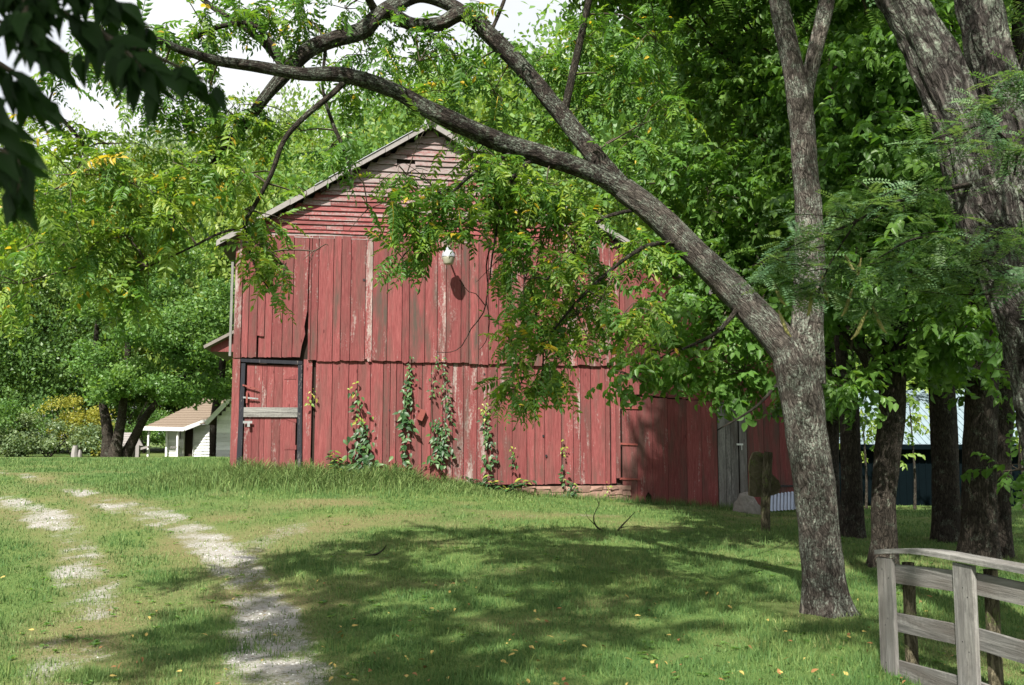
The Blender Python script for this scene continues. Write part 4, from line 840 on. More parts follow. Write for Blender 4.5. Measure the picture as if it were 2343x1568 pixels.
# --- near tree: trunk outside the picture, one branch of dark leaves hanging in at the top
NB = np.array([-2.7, 1.0, gz(-2.7, 1.0)])
nt_ = tag(empty('overhanging_tree', NB), 'dark out-of-focus leafy branch hanging in at the upper corner', 'tree')
mb = MB(); mb.tube([NB - np.array([0, 0, .1]), NB + np.array([.05, .05, 1.5]), NB + np.array([.1, .1, 3.2]), NB + np.array([.3, .3, 5.5]), NB + np.array([.2, .6, 7.5])], [.24, .2, .18, .14, .07], 20, .1, .1, flare=(.3, .3)); mb.build('trunk', M['bark_dark'], nt_, NB)
mb = MB(); rgn = np.random.default_rng(14)
TWN = [[(-260, -80, 1.7), (-60, 20, 1.7), (60, 80, 1.72), (170, 130, 1.75)], [(-220, 40, 1.65), (-60, 120, 1.65), (40, 170, 1.66), (100, 240, 1.68)], [(-200, 260, 1.6), (-50, 320, 1.6), (40, 370, 1.62), (40, 450, 1.62)], [(-100, -100, 1.7), (100, -60, 1.75), (240, -10, 1.8), (340, 60, 1.85)], [(-420, -260, 1.75), (-150, -120, 1.75), (60, -20, 1.75), (230, 75, 1.8), (380, 140, 1.85), (480, 190, 1.9)], [(-300, 40, 1.6), (-120, 130, 1.6), (-20, 220, 1.6), (30, 330, 1.65), (20, 440, 1.65)], [(-150, -120, 1.75), (90, -90, 1.8), (200, -30, 1.8), (280, 20, 1.85)], [(60, -20, 1.75), (60, 60, 1.7), (100, 130, 1.7)], [(230, 75, 1.8), (300, 130, 1.75), (350, 190, 1.75)]]
DL = []
for l_ in TWN:
    P = [at(*q) for q in l_]; q = mb.tube(P, [.007] + [.004] * (len(P) - 2) + [.002], 6, .03); DL.append(q)
q0 = at(-420, -260, 1.75); q1 = at(-300, 40, 1.6); mb.tube([NB + np.array([.1, .1, 3.2]), (NB + np.array([.1, .1, 3.2]) + q0) / 2 + np.array([0, 0, .2]), q0], [.04, .03, .008], 8, .1); mb.tube([NB + np.array([.08, .08, 2.4]), (NB + np.array([.08, .08, 2.4]) + q1) / 2 + np.array([0, 0, .2]), q1], [.03, .02, .007], 8, .1)
br = mb.build('branch', M['twig'], nt_, NB)
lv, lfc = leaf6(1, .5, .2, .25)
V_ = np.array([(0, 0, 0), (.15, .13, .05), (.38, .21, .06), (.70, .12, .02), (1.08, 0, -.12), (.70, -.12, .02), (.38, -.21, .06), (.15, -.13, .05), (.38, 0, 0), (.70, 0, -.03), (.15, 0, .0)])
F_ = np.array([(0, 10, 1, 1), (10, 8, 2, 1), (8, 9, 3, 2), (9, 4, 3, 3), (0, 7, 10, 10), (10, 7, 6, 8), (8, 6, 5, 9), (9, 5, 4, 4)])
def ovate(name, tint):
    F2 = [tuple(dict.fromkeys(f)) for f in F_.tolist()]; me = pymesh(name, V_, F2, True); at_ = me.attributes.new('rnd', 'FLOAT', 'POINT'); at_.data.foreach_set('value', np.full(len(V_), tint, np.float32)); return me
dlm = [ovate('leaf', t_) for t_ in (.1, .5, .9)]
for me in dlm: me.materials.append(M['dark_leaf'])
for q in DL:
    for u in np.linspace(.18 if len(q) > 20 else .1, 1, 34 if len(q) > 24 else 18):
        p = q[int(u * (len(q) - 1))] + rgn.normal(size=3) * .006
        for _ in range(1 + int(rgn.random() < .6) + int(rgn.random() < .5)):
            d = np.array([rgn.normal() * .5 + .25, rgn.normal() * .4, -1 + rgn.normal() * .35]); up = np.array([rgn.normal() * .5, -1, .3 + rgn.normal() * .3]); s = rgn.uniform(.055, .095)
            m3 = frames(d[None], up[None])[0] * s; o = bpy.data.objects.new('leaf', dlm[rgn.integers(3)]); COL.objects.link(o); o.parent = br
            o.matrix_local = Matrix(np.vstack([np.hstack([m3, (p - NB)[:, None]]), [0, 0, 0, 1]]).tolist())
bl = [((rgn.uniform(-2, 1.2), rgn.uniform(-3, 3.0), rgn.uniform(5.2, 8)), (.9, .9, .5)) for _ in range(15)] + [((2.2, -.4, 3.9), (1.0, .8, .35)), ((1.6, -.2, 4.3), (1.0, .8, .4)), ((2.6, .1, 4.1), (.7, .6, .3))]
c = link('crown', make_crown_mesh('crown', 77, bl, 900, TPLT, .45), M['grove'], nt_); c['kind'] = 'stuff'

# --- background trees
def bg_mesh(seed, tpls, n, size, blobs):
    return make_crown_mesh('crown', seed, blobs, n, tpls, size, .5, .8)
def rand_blobs(seed, k):
    r = np.random.default_rng(seed); out = [((0, 0, .55), (.36, .36, .38))]
    for q in range(k):
        a_ = r.uniform(0, 6.28); z = r.uniform(.16, .9); w = .40 * math.sin(math.pi * min(.97, max(.1, z * .82 + .12))) ; out.append(((math.cos(a_) * w * .8, math.sin(a_) * w * .8, z), tuple(r.uniform(.13, .22) * np.array([1, 1, .8]))))
    return out
VAR = {}
def bg_variant(mat, v, dense):
    key = (mat, v, dense)
    if key not in VAR:
        me = bg_mesh(100 + v * 7 + len(mat), TPLC, {0: 2300, 1: 3600}[dense], .062 if dense == 0 else .046, rand_blobs(50 + v, 20)); me.materials.append(M[mat]); VAR[key] = me
    return VAR[key]
def bg_trunk(seed):
    r = np.random.default_rng(seed); mb = MB(); mb.tube([(0, 0, -.02), (.004, 0, .15), (r.normal() * .015, r.normal() * .015, .4), (r.normal() * .03, 0, .8)], [.019, .015, .012, .004], 10, .05, .1)
    for k in range(7):
        z = r.uniform(.18, .6); a_ = r.uniform(0, 6.28); L = r.uniform(.16, .34); mb.tube([(0, 0, z), (math.cos(a_) * L * .5, math.sin(a_) * L * .5, z + L * .35), (math.cos(a_) * L, math.sin(a_) * L, z + L * .6)], [.007, .005, .0015], 6, .06)
    me_o = mb.build('trunk', M['bark_dark']); me = me_o.data; bpy.data.objects.remove(me_o); return me
TRK = [bg_trunk(s) for s in (1, 2, 3)]
BGT = [ # px centre, px top, depth, width factor, material, variant, dense, label
 (-110, 330, 62, .9, 'far_light', 0, 1, 'tall mid-green tree cut by the picture edge beyond the far field'),
 (70, 345, 76, .9, 'far_light', 1, 1, 'pale green tree above the shrubs at the far field edge'),
 (20, 520, 60, .9, 'far_dark', 2, 1, 'dark green tree in front of the pale one at the far field edge'),
 (190, 335, 72, .8, 'far_light', 3, 1, 'rounded tree behind the three-trunked tree under the patch of open sky'),
 (320, 320, 82, .8, 'far_light', 4, 1, 'light green treetop just beneath the patch of open sky'),
 (440, 265, 84, .75, 'far_grey', 0, 1, 'greyish green treetop under the hanging limb end'),
 (550, 215, 80, .75, 'far_grey', 2, 1, 'bluish tall tree seen under the arch beside the gable'),
 (660, 235, 72, .8, 'far_light', 1, 1, 'mid-green tree rising behind the left slope of the barn roof'),
 (500, 470, 72, .9, 'far_mid', 3, 1, 'dark tree close behind the barn corner and the side roof'),
 (770, 235, 70, .8, 'far_light', 4, 1, 'yellowish tree above the left roof slope under the low limb'),
 (880, 260, 64, .8, 'far_mid', 2, 1, 'tree standing directly behind the gable peak'),
 (1010, 260, 66, .8, 'far_light', 0, 1, 'sunny treetop just past the gable peak'),
 (1130, 170, 48, 1.0, 'far_mid', 3, 1, 'bright green tree under the crossing of the two limbs'),
 (1270, 130, 44, 1.0, 'far_light', 1, 1, 'yellow-green tree behind the high limb over the right roof slope'),
 (1400, 110, 50, 1.1, 'far_mid', 4, 1, 'green tree behind the place where the limbs part'),
 (1540, 40, 42, 1.0, 'far_mid', 0, 1, 'tall green tree behind the lean-to roof'),
 (1680, 0, 46, 1.0, 'far_dark', 2, 1, 'dark tall tree behind the far end of the lean-to'),
 (1830, -60, 44, 1.0, 'far_mid', 3, 1, 'tall tree behind the upright stem of the leaning tree'),
 (1990, -40, 50, 1.0, 'far_light', 1, 1, 'sunlit tree behind the teal shed seen between grove trunks'),
 (2160, -60, 48, 1.0, 'far_dark', 4, 1, 'dark tall tree rising behind the middle of the teal shed'),
 (2330, -40, 50, 1.0, 'far_mid', 2, 1, 'tall tree behind the teal shed at the right edge'),
 (1600, 380, 34, .9, 'far_light', 4, 1, 'bushy bright tree close behind the lean-to'),
 (1340, 330, 36, .9, 'far_light', 3, 1, 'bright bushy tree just over the right roof slope'),
 (1960, 560, 56, 1.2, 'far_mid', 0, 1, 'low spreading tree behind the shed roof beside the leaning tree'),
 (2140, 620, 58, 1.2, 'far_light', 1, 1, 'low sunny tree behind the shed roof between the dark trunks'),
 (2300, 600, 58, 1.2, 'far_mid', 3, 1, 'low tree behind the shed roof near the thorny tree'),
 (130, 640, 66, 1.1, 'far_light', 4, 1, 'low bushy tree left of the three-trunked tree'),
]
for k, (px, top, Y_, wf, mt, v, dn, lab) in enumerate(BGT):
    p = at(px, 1000, Y_); z0 = gz(p[0], Y_); h = at(px, top, Y_)[2] - z0; base = np.array([p[0], Y_, z0])
    tr = tag(empty('background_tree', base, (k * 2.39) % 6.28), lab, 'tree', 'trees closing the view behind the buildings'); tr.scale = (h * wf, h * wf, h)
    link('trunk', TRK[k % 3], None, tr); link('crown', bg_variant(mt, v, dn), None, tr)['kind'] = 'stuff'
def shrub(px, py, Y_, w, h, mt, lab, seed):
    p = at(px, py, Y_); z0 = gz(p[0], Y_); r = np.random.default_rng(seed); bl = [((r.uniform(-.7, .7) * w / 2, r.uniform(-.4, .4) * w / 2, h * r.uniform(.25, .75)), (w * .26, w * .26, h * .3)) for _ in range(7)]
    sh = tag(empty('shrub', (p[0], Y_, z0)), lab, 'shrub', 'shrubs along the far field edge'); mb = MB()
    for q in range(4): a_ = r.uniform(0, 6.28); mb.tube([(0, 0, -.05), (math.cos(a_) * w * .15, math.sin(a_) * w * .15, h * .4), (math.cos(a_) * w * .3, math.sin(a_) * w * .3, h * .75)], [.05, .035, .012], 6, .2)
    mb.build('stem', M['bark_dark'], sh); link('foliage', make_crown_mesh('foliage', seed, bl, 420, TPLC, .42), M[mt], sh)['kind'] = 'stuff'
for k, a_ in enumerate([(20, 1035, 47, 5.0, 2.6, 'far_grey', 'greyish shrub at the far field edge by the picture edge'), (110, 1035, 47, 5.0, 2.2, 'far_grey', 'grey-green low shrub by the tree stump'), (165, 1035, 50, 4.5, 3.6, 'far_yellow', 'yellow-leaved shrub left of the three-trunked tree'), (215, 1035, 52, 4.5, 2.4, 'far_dark', 'dark shrub against the foot of the three-trunked tree'), (60, 1030, 52, 6.0, 4.4, 'far_dark', 'dark tall shrub behind the greyish ones'), (330, 1035, 62, 4.0, 3.0, 'far_mid', 'green shrub behind the well house'), (395, 1035, 76, 6.0, 5.0, 'far_light', 'light bush behind the white porch'), (-60, 1035, 46, 5, 3.4, 'far_mid', 'mid-green shrub cut by the picture edge'), (280, 1030, 64, 6, 4.5, 'far_dark', 'dark bush beyond the well house roof')]): shrub(*a_, 200 + k)
for k, (px, py, Y_, w, h, mt, lab) in enumerate([(1975, 1010, 30, 2.6, 3.0, 'far_light', 'sunlit bush in front of the shed roof beside the straight tree'), (2085, 1000, 29, 2.4, 3.0, 'far_light', 'sunlit leafy bush between forked tree and lone trunk'), (2330, 990, 29, 2.4, 2.8, 'far_light', 'pale leafy bush in front of the shed at the right edge')]):
    p = at(px, py, Y_); z0 = gz(p[0], Y_); r = np.random.default_rng(300 + k)
    sh = tag(empty('young_tree', (p[0], Y_, z0)), lab, 'tree', 'young trees before the teal shed'); mb = MB(); mb.tube([(0, 0, -.05), (.05, 0, 1.2), (0, .05, 3.2)], [.05, .035, .015], 8, .2)
    mb.build('trunk', M['bark_dark'], sh); bl = [((r.uniform(-.8, .8), r.uniform(-.5, .5), r.uniform(1.7, 4.6)), (.55, .5, .38)) for _ in range(8)]
    link('crown', make_crown_mesh('crown', 300 + k, bl, 60, TPLT, .5), M[mt], sh)['kind'] = 'stuff'
# three-trunked tree by the white shed
TB = at(262, 1036, 44); TB[2] = gz(TB[0], 44); tt3 = tag(empty('three_trunked_tree', TB), 'wide leafy tree on three splayed trunks beside the well house', 'tree')
for l_ in ([(246, 1046, 26, 44), (246, 990, 24, 44), (238, 940, 20, 44), (225, 880, 16, 44), (220, 780, 11, 44), (230, 650, 7, 44)], [(262, 1046, 26, 43.6), (272, 990, 23, 43.6), (280, 940, 19, 43.6), (287, 850, 15, 43.6), (300, 720, 12, 43.6), (310, 560, 7, 43.6)], [(285, 1046, 24, 44), (308, 1000, 21, 44), (335, 950, 17, 44), (375, 905, 14, 44), (440, 850, 9, 44), (500, 790, 5, 44)]):
    P, Rr = pts(l_); mb = MB(); mb.tube(P, Rr, 16, .2, .12, seed=l_[0][0] * .1, flare=(.2, .4)); mb.build('trunk', M['bark_dark'], tt3, TB)
bl = [(at(px, py, 44 + dy) - TB, (rx * pxm(44), 1.7, ry * pxm(44))) for px, py, rx, ry, dy in [(250, 700, 70, 60, 0), (330, 640, 80, 60, -1), (420, 720, 90, 60, -1), (350, 760, 90, 50, -2), (450, 810, 80, 40, -1), (300, 860, 70, 35, -1.5), (385, 885, 60, 28, -2), (490, 880, 40, 30, 0), (435, 900, 45, 16, -1), (230, 830, 50, 45, -1), (500, 700, 60, 70, 1), (310, 540, 70, 50, 0), (400, 600, 70, 50, 1), (250, 890, 45, 30, -1.6)]]
link('crown', make_crown_mesh('crown', 400, bl, 2900, TPLC, .52), M['far_mid'], tt3)['kind'] = 'stuff'
st_ = at(490, 1020, 50); stt = tag(empty('shed_side_tree', (st_[0], 50, gz(st_[0], 50))), 'thin dark trunk with leaves between the white shed and the white gable', 'tree')
mb = MB(); mb.tube([(0, 0, -.1), (0, 0, 2.2), (.3, 0, 5), (.2, 0, 8)], [.26, .22, .18, .08], 12, .2, .1); mb.build('trunk', M['bark_dark'], stt)
r = np.random.default_rng(9); bl = [((r.uniform(-1.6, 1.6), r.uniform(-1, 1), r.uniform(3.4, 8)), (.8, .8, .5)) for _ in range(7)]; link('crown', make_crown_mesh('crown', 401, bl, 420, TPLC, .6), M['far_dark'], stt)['kind'] = 'stuff'

# ------------------------------------------------------------------ small white buildings on the left
def house(name, Yd, x0px, x1px, label):
    p = at((x0px + x1px) / 2, 1000, Yd); return tag(empty(name, (p[0], Yd, gz(p[0], Yd))), label, 'shed')
YS = 52.0; sc = pxm(YS); SB = at(415, 1036, YS); SB[2] = SB[2] - .1
shed = tag(empty('white_shed', SB), 'small white clapboard shed with brown shingled porch roof and open doorway', 'shed')
def S(px, py): p = at(px, py, YS) - SB; return p[0], p[2]
def sbox(name, mat, par, x0, x1, py0, py1, y0, y1, **k):
    a0, z0 = S(x0, py1); a1, z1 = S(x1, py0); return box(name, mat, par, a0, a1, y0, y1, z0, z1, **k)
sbox('shed_core', M['dark_in'], shed, 383, 486, 975, 1046, .25, 4.0)
nb = 11; z_lo = S(400, 1046)[1]; z_hi = S(400, 972)[1]
for k in range(nb):
    za = z_lo + (z_hi - z_lo) * k / nb; zb_ = z_lo + (z_hi - z_lo) * (k + 1) / nb
    for (xa, xb) in ((382, 419), (442, 487)):
        V, F = prism_vf([(S(xa, 1000)[0], za), (S(xb, 1000)[0], za), (S(xb, 1000)[0], zb_ + .01), (S(xa, 1000)[0], zb_ + .01)], .16, .2); V = [(v[0], v[1] - (.05 if abs(v[2] - za) < 1e-6 else 0), v[2]) for v in V]
        o = link('clapboard', pymesh('clapboard', V, F), M['white_h'], shed); o['wear'] = .3; o['stain'] = .1
for px in (419.5, 441): sbox('door_trim', M['white_h'], shed, px - 1.5, px + 1.5, 974, 1046, .05, .22)
for px, y_ in ((348, -.6), (381, -.05), (414, -.6)):
    o = sbox('porch_post', M['white_h'], shed, px - 3.2, px + 3.2, 977, 1050, y_, y_ + .18); o['wear'] = .3
sbox('wall_box', M['shake'], shed, 405, 412, 986, 1004, .02, .12)
sbox('porch_bench', M['grey_h'], shed, 398, 413, 1021, 1026, -.6, -.1)
# shingled roof as overlapping courses
e0, ze0 = S(338, 979); e1, ze1 = S(432, 981); r0, zr0 = S(440, 905); r1, zr1 = S(560, 905); c1, zc1 = S(470, 963); c2, zc2 = S(540, 966)
rf = empty('shed_roof', (0, 0, 0), 0, shed); NC = 13
for k in range(NC):
    f0, f1 = k / NC, (k + 1) / NC + .02
    def edge(f): return (e0 + (r0 - e0) * f ** .9, ze0 + (zr0 - ze0) * f, e1 + (r1 - e1) * f if f > .22 else e1 + (c1 - e1) * (f / .22), -.75 + 3.25 * f)
    xl0, zz0, xr0, yy0 = edge(f0); xl1, zz1, xr1, yy1 = edge(f1); xr0 = max(xr0, c1 + (c2 - c1) * f0) if f0 > .15 else xr0; xr1 = max(xr1, c1 + (c2 - c1) * f1) if f1 > .15 else xr1
    V = [(xl0, yy0, zz0 + .05), (xr0, yy0, zz0 + .05), (xr1, yy1, zz1), (xl1, yy1, zz1), (xl0, yy0, zz0), (xr0, yy0, zz0), (xr1, yy1, zz1 - .06), (xl1, yy1, zz1 - .06)]
    link('shingle_course', pymesh('shingle_course', V, [(0, 1, 2, 3), (7, 6, 5, 4), (0, 4, 5, 1), (1, 5, 6, 2), (2, 6, 7, 3), (3, 7, 4, 0)]), M['shingle'], rf)
beam('fascia', M['white_h'], shed, (e0, -.79, ze0 - .04), (e1, -.79, ze1 - .04), .06, .2); beam('fascia', M['white_h'], shed, (e1, -.77, ze1 - .03), (c1, -.2, zc1 - .03), .06, .2); beam('fascia', M['white_h'], shed, (c1, -.2, zc1 - .03), (c2, .0, zc2 - .03), .06, .18)
p0 = S(308, 1034); p1 = S(352, 1022); beam('rail', M['shake'], shed, (p0[0], -.8, p0[1]), (p1[0], -.8, p1[1]), .1, .12)
# second white building, mostly behind the barn
YG = 47.0; GB = at(560, 1040, YG); GB[2] -= .2; gh = tag(empty('white_gable_house', GB), 'white clapboard gable end with brown roof showing past the barn corner', 'house')
def G(px, py): p = at(px, py, YG) - GB; return p[0], p[2]
xw0 = G(496, 1000)[0]; xw1 = G(640, 1000)[0]; zb0 = G(500, 1050)[1]; apex = G(568, 878); ev = G(494, 958)
for k in range(17):
    za = zb0 + .17 * k * 1.25; zc = za + .215
    sl = (apex[1] - ev[1]) / (apex[0] - ev[0]); lim = max(0, (za + .1 - ev[1]) / sl) if za > ev[1] else 0
    if xw0 + lim > apex[0] - .1: break
    V, F = prism_vf([(xw0 + lim, za), (2 * apex[0] - xw0 - lim, za), (2 * apex[0] - xw0 - lim, zc), (xw0 + lim, zc)], -.04, 0); V = [(v[0], v[1] - (.04 if abs(v[2] - za) < 1e-6 else 0), v[2]) for v in V]
    o = link('clapboard', pymesh('clapboard', V, F), M['white_h'], gh); o['wear'] = .25; o['stain'] = .1
V, F = prism_vf([(xw0 + .02, zb0), (2 * apex[0] - xw0 - .02, zb0), (2 * apex[0] - xw0 - .02, ev[1]), (apex[0], apex[1] - .1), (xw0 + .02, ev[1])], .01, 7); link('house_core', pymesh('house_core', V, F), M['dark_in'], gh)
for sgn in (1, -1):
    X_ = lambda v: v if sgn == 1 else 2 * apex[0] - v
    V, F = prism_vf([(X_(ev[0] - .35), ev[1] - .3), (X_(apex[0]), apex[1]), (X_(apex[0]), apex[1] + .14), (X_(ev[0] - .4), ev[1] - .16)], -.4, 7.2); link('roof', pymesh('roof', V, F), M['shingle'], gh)
    beam('rake_board', M['white_h'], gh, (X_(ev[0] - .36), -.42, ev[1] - .26), (X_(apex[0]), -.42, apex[1] + .03), .05, .22)
# back slope of the shed seen high between leaves
V, F = [(G(470, 935)[0], 1.5, G(470, 935)[1]), (G(540, 940)[0], 1.5, G(540, 940)[1]), (G(545, 870)[0], 4.5, G(545, 870)[1]), (G(505, 875)[0], 4.5, G(505, 875)[1])], [(0, 1, 2, 3)]
# well house
YW = 49.0; WB = at(300, 1036, YW); WB[2] -= .1; wh = tag(empty('well_house', WB), 'little well house with grey slatted roof behind the three trunks', 'well')
def H_(px, py): p = at(px, py, YW) - WB; return p[0], p[2]
x0, z0 = H_(266, 1021); x1, z1 = H_(302, 1021); xt0, zt0 = H_(272, 990); xt1, zt1 = H_(309, 990)
for k in range(6):
    f0, f1 = k / 6, (k + 1) / 6; y0, y1 = -.9 + 1.0 * f0, -.9 + 1.0 * f1
    xa0 = x0 + (xt0 - x0) * f0; xb0 = x1 + (xt1 - x1) * f0; xa1 = x0 + (xt0 - x0) * f1; xb1 = x1 + (xt1 - x1) * f1; za = z0 + (zt0 - z0) * f0; zb_ = z0 + (zt0 - z0) * f1
    V = [(xa0, y0, za + .05), (xb0, y0, za + .05), (xb1, y1, zb_), (xa1, y1, zb_), (xa0, y0, za), (xb0, y0, za), (xb1, y1, zb_ - .04), (xa1, y1, zb_ - .04)]
    link('roof_slat', pymesh('roof_slat', V, [(0, 1, 2, 3), (7, 6, 5, 4), (0, 4, 5, 1), (1, 5, 6, 2), (2, 6, 7, 3), (3, 7, 4, 0)]), M['shake'], wh)
g0, g1, ga = H_(306, 1020), H_(330, 1020), H_(317, 997)
V, F = prism_vf([g0, g1, ga], -.2, -.1); link('gable', pymesh('gable', V, F), M['shake'], wh)
V = [(x1 - .02, -.85, z0), (xt1, .1, zt1 - .03), (xt1, 1.1, z0 + .0), (x0, 1.1, z0), (xt0, .1, zt1 - .03)]; link('back_slope', pymesh('back_slope', V, [(1, 2, 3, 4)]), M['shake'], wh)
for px in (272, 306, 320): a0, _ = H_(px, 1000); box('post', M['shake'], wh, a0 - .09, a0 + .09, -.3, -.12, -.2, z0 + .05)
box('well_kerb', M['rock'], wh, H_(270, 1000)[0], H_(312, 1000)[0], -.5, .6, -.2, .35)
sp = at(171, 1034, 46); stp = tag(empty('tree_stump', (sp[0], 46, gz(sp[0], 46))), 'pale broken stump at the far field edge left of the trunks', 'stump')
mb = MB(); mb.tube([(0, 0, -.1), (0, 0, .3), (.03, 0, .6)], [.2, .16, .12], 10, .1, .2); mb.build('stump_body', M['shake'], stp); mb = MB(); mb.tube([(.24, .05, -.1), (.26, 0, .2), (.25, 0, .4)], [.13, .1, .06], 8, .1, .2); mb.build('stump_spur', M['shake'], stp)

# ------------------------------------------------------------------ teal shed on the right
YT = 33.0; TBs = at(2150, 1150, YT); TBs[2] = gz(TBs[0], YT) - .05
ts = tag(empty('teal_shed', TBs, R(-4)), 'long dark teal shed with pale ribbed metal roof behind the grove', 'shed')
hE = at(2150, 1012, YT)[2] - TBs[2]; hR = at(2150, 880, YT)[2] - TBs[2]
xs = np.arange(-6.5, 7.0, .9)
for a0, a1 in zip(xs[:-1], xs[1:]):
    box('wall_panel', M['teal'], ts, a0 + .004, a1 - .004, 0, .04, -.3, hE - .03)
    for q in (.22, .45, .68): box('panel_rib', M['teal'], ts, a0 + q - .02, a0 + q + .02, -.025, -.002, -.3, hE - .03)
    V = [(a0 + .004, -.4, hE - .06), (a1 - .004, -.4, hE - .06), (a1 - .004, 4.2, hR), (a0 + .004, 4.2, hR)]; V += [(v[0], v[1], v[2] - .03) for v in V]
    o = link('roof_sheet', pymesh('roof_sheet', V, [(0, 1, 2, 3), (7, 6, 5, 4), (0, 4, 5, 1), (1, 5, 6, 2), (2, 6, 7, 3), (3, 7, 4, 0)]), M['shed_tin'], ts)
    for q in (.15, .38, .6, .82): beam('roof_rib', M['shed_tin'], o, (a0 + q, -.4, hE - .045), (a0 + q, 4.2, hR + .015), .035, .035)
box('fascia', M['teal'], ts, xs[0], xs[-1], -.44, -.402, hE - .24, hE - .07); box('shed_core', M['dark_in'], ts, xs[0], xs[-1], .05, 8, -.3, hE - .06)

# ------------------------------------------------------------------ small things by the barn
rk = at(1712, 1168, 18.85); rk[2] = gz(rk[0], rk[1]); rkk = tag(empty('boulder', rk), 'rounded grey boulder leaning by the grey door boards', 'boulder')
prof = [(-.33, 0), (-.34, .14), (-.25, .17), (-.2, .27), (-.1, .37), (.0, .35), (.1, .29), (.2, .2), (.27, .08), (.28, -.02)]
import bmesh
bm = bmesh.new(); bmesh.ops.create_icosphere(bm, subdivisions=4, radius=1)
for v in bm.verts:
    n_ = mnoise.fractal(v.co * 1.6 + Vector((3, 1, 7)), .9, 2.1, 4) * .16; v.co *= 1 + n_
    h_ = max(v.co.z, -.3); v.co = Vector((v.co.x * .30 * (1 - .28 * max(h_, 0)) - .06 * max(h_, 0), v.co.y * .22, h_ * .40))
me = bpy.data.meshes.new('boulder_body'); bm.to_mesh(me); bm.free(); link('boulder_body', me, M['rock'], rkk)
pb = on_ground(1752, 1216); YP = pb[1]; post = tag(empty('sign_post', pb), 'mossy wooden post with a dark rough slab fixed behind it', 'post')
mb = MB(); P, Rr = pts([(1751, 1225, 21, YP), (1751, 1150, 21, YP), (1754, 1090, 21, YP), (1757, 1040, 20, YP), (1757, 1036, 17, YP), (1757, 1035.5, 1, YP)]); mb.tube(P, Rr, 16, .06, .06); mb.build('post_body', M['mossy'], post, pb)
sl_ = [(1716, 1134), (1727, 1137), (1748, 1137), (1772, 1133), (1784, 1128), (1788, 1112), (1782, 1098), (1768, 1084), (1757, 1045), (1748, 1038), (1736, 1033), (1725, 1036), (1718, 1052), (1716, 1066), (1718, 1090)]
poly = [(at(px - 8 + 5, py - 36 + 36, YP + .12) - pb)[[0, 2]] for px, py in sl_]
V, F = prism_vf([tuple(map(float, q)) for q in poly], .10, .18); o = link('slab', pymesh('slab', V, F), M['mossy'], post)
zc_ = at(1795, 1160, 18.5); zs_ = tag(empty('metal_sheet', at(1792, 1160, zc_[1])), 'short corrugated metal sheet leaning low behind the leaning tree', 'sheet')
V = []; F = []; nn = 44; a_, b_ = at(1760, 1170, zc_[1]), at(1832, 1165, zc_[1]); c_, d_ = at(1762, 1131, zc_[1] + .35), at(1832, 1123, zc_[1] + .35); o0 = np.array(zs_.location)
for k in range(nn + 1):
    f = k / nn; w = math.sin(f * math.pi * 18) * .014
    for q in range(2):
        lo = (a_ + (b_ - a_) * f) - o0; hi = (c_ + (d_ - c_) * f) - o0; n_ = np.array([0, -.75, .65]) * (w + (.004 if q else 0)); V += [lo + n_, hi + n_]
for k in range(nn):
    o = 4 * k; F += [(o, o + 4, o + 5, o + 1), (o + 2, o + 3, o + 7, o + 6)]
me = pymesh('corrugated_sheet', V, F, True); link('corrugated_sheet', me, M['zinc_sheet'], zs_)
rb = empty('sheet_batten', (0, 0, 0), 0, zs_); beam('batten', M['shake'], rb, tuple(a_ - o0 + np.array([.1, .35, .0])), tuple(a_ - o0 + np.array([.1, .38, .38])), .05, .05, up=(1, 0, 0))

# fence at the lower right corner
F1 = np.array([2.60, 6.6]); fd = np.array([.208, -.978]); fn = np.array([-.978, -.208]); SP = .80
fence = tag(empty('board_fence', (F1[0], F1[1], gz(*F1))), 'grey weathered three-rail board fence with sloping cap at the lower corner', 'fence')
fence.rotation_euler = (0, 0, math.atan2(fd[1], fd[0])); gz1 = gz(*F1)
tops = [.80, .86, .86, .86]
for k in range(4):
    x = k * SP; zt = tops[k] - .03; zb_ = .0 if k == 0 else -.02
    V, F = box_vf(-.085, .085, -.05 - .015, -.025 - .012, zb_, zt); V = [(v[0] + random.uniform(-.004, .004), v[1], v[2] + random.uniform(-.006, .006)) for v in V]
    o = link('post_board', pymesh('post_board', V, F), M['grey_v'], fence, (x, 0, 0)); o['wear'] = .6; o['stain'] = .5
    mb = MB(); mb.tube([(x + .10, .05, -.1), (x + .10, .05, .3), (x + .10, .05, zt - .02)], [.042, .042, .04], 14, .1, .05); mb.build('round_post', M['mossy'], fence)
for k in range(3):
    for z_, h_ in ((.665, .125), (.345, .12), (.035, .12)):
        o = beam('rail', M['grey_h'], fence, (k * SP - .06, -.02, z_ + tops[k] - .80), ((k + 1) * SP + .05, -.02, z_ + tops[k + 1] - .80), .028, h_); o['wear'] = .5; o['stain'] = .7
for k in range(4):
    for z_ in (.64, .69, .32, .37, .02, .07):
        box('nail', M['iron_black'], fence, (nx_ := k * SP + random.uniform(-.05, .05)) - .003, nx_ + .003, -.0672, -.0645, z_, z_ + .006)
for k in range(3):
    o = beam('cap_rail', M['grey_h'], fence, (k * SP - .09 + (.002 if k else 0), -.0, tops[k] + .0), ((k + 1) * SP - .092, -.0, tops[k + 1]), .16, .03, bend=.02 if k == 0 else 0, n=6); o['wear'] = .7; o['stain'] = .5

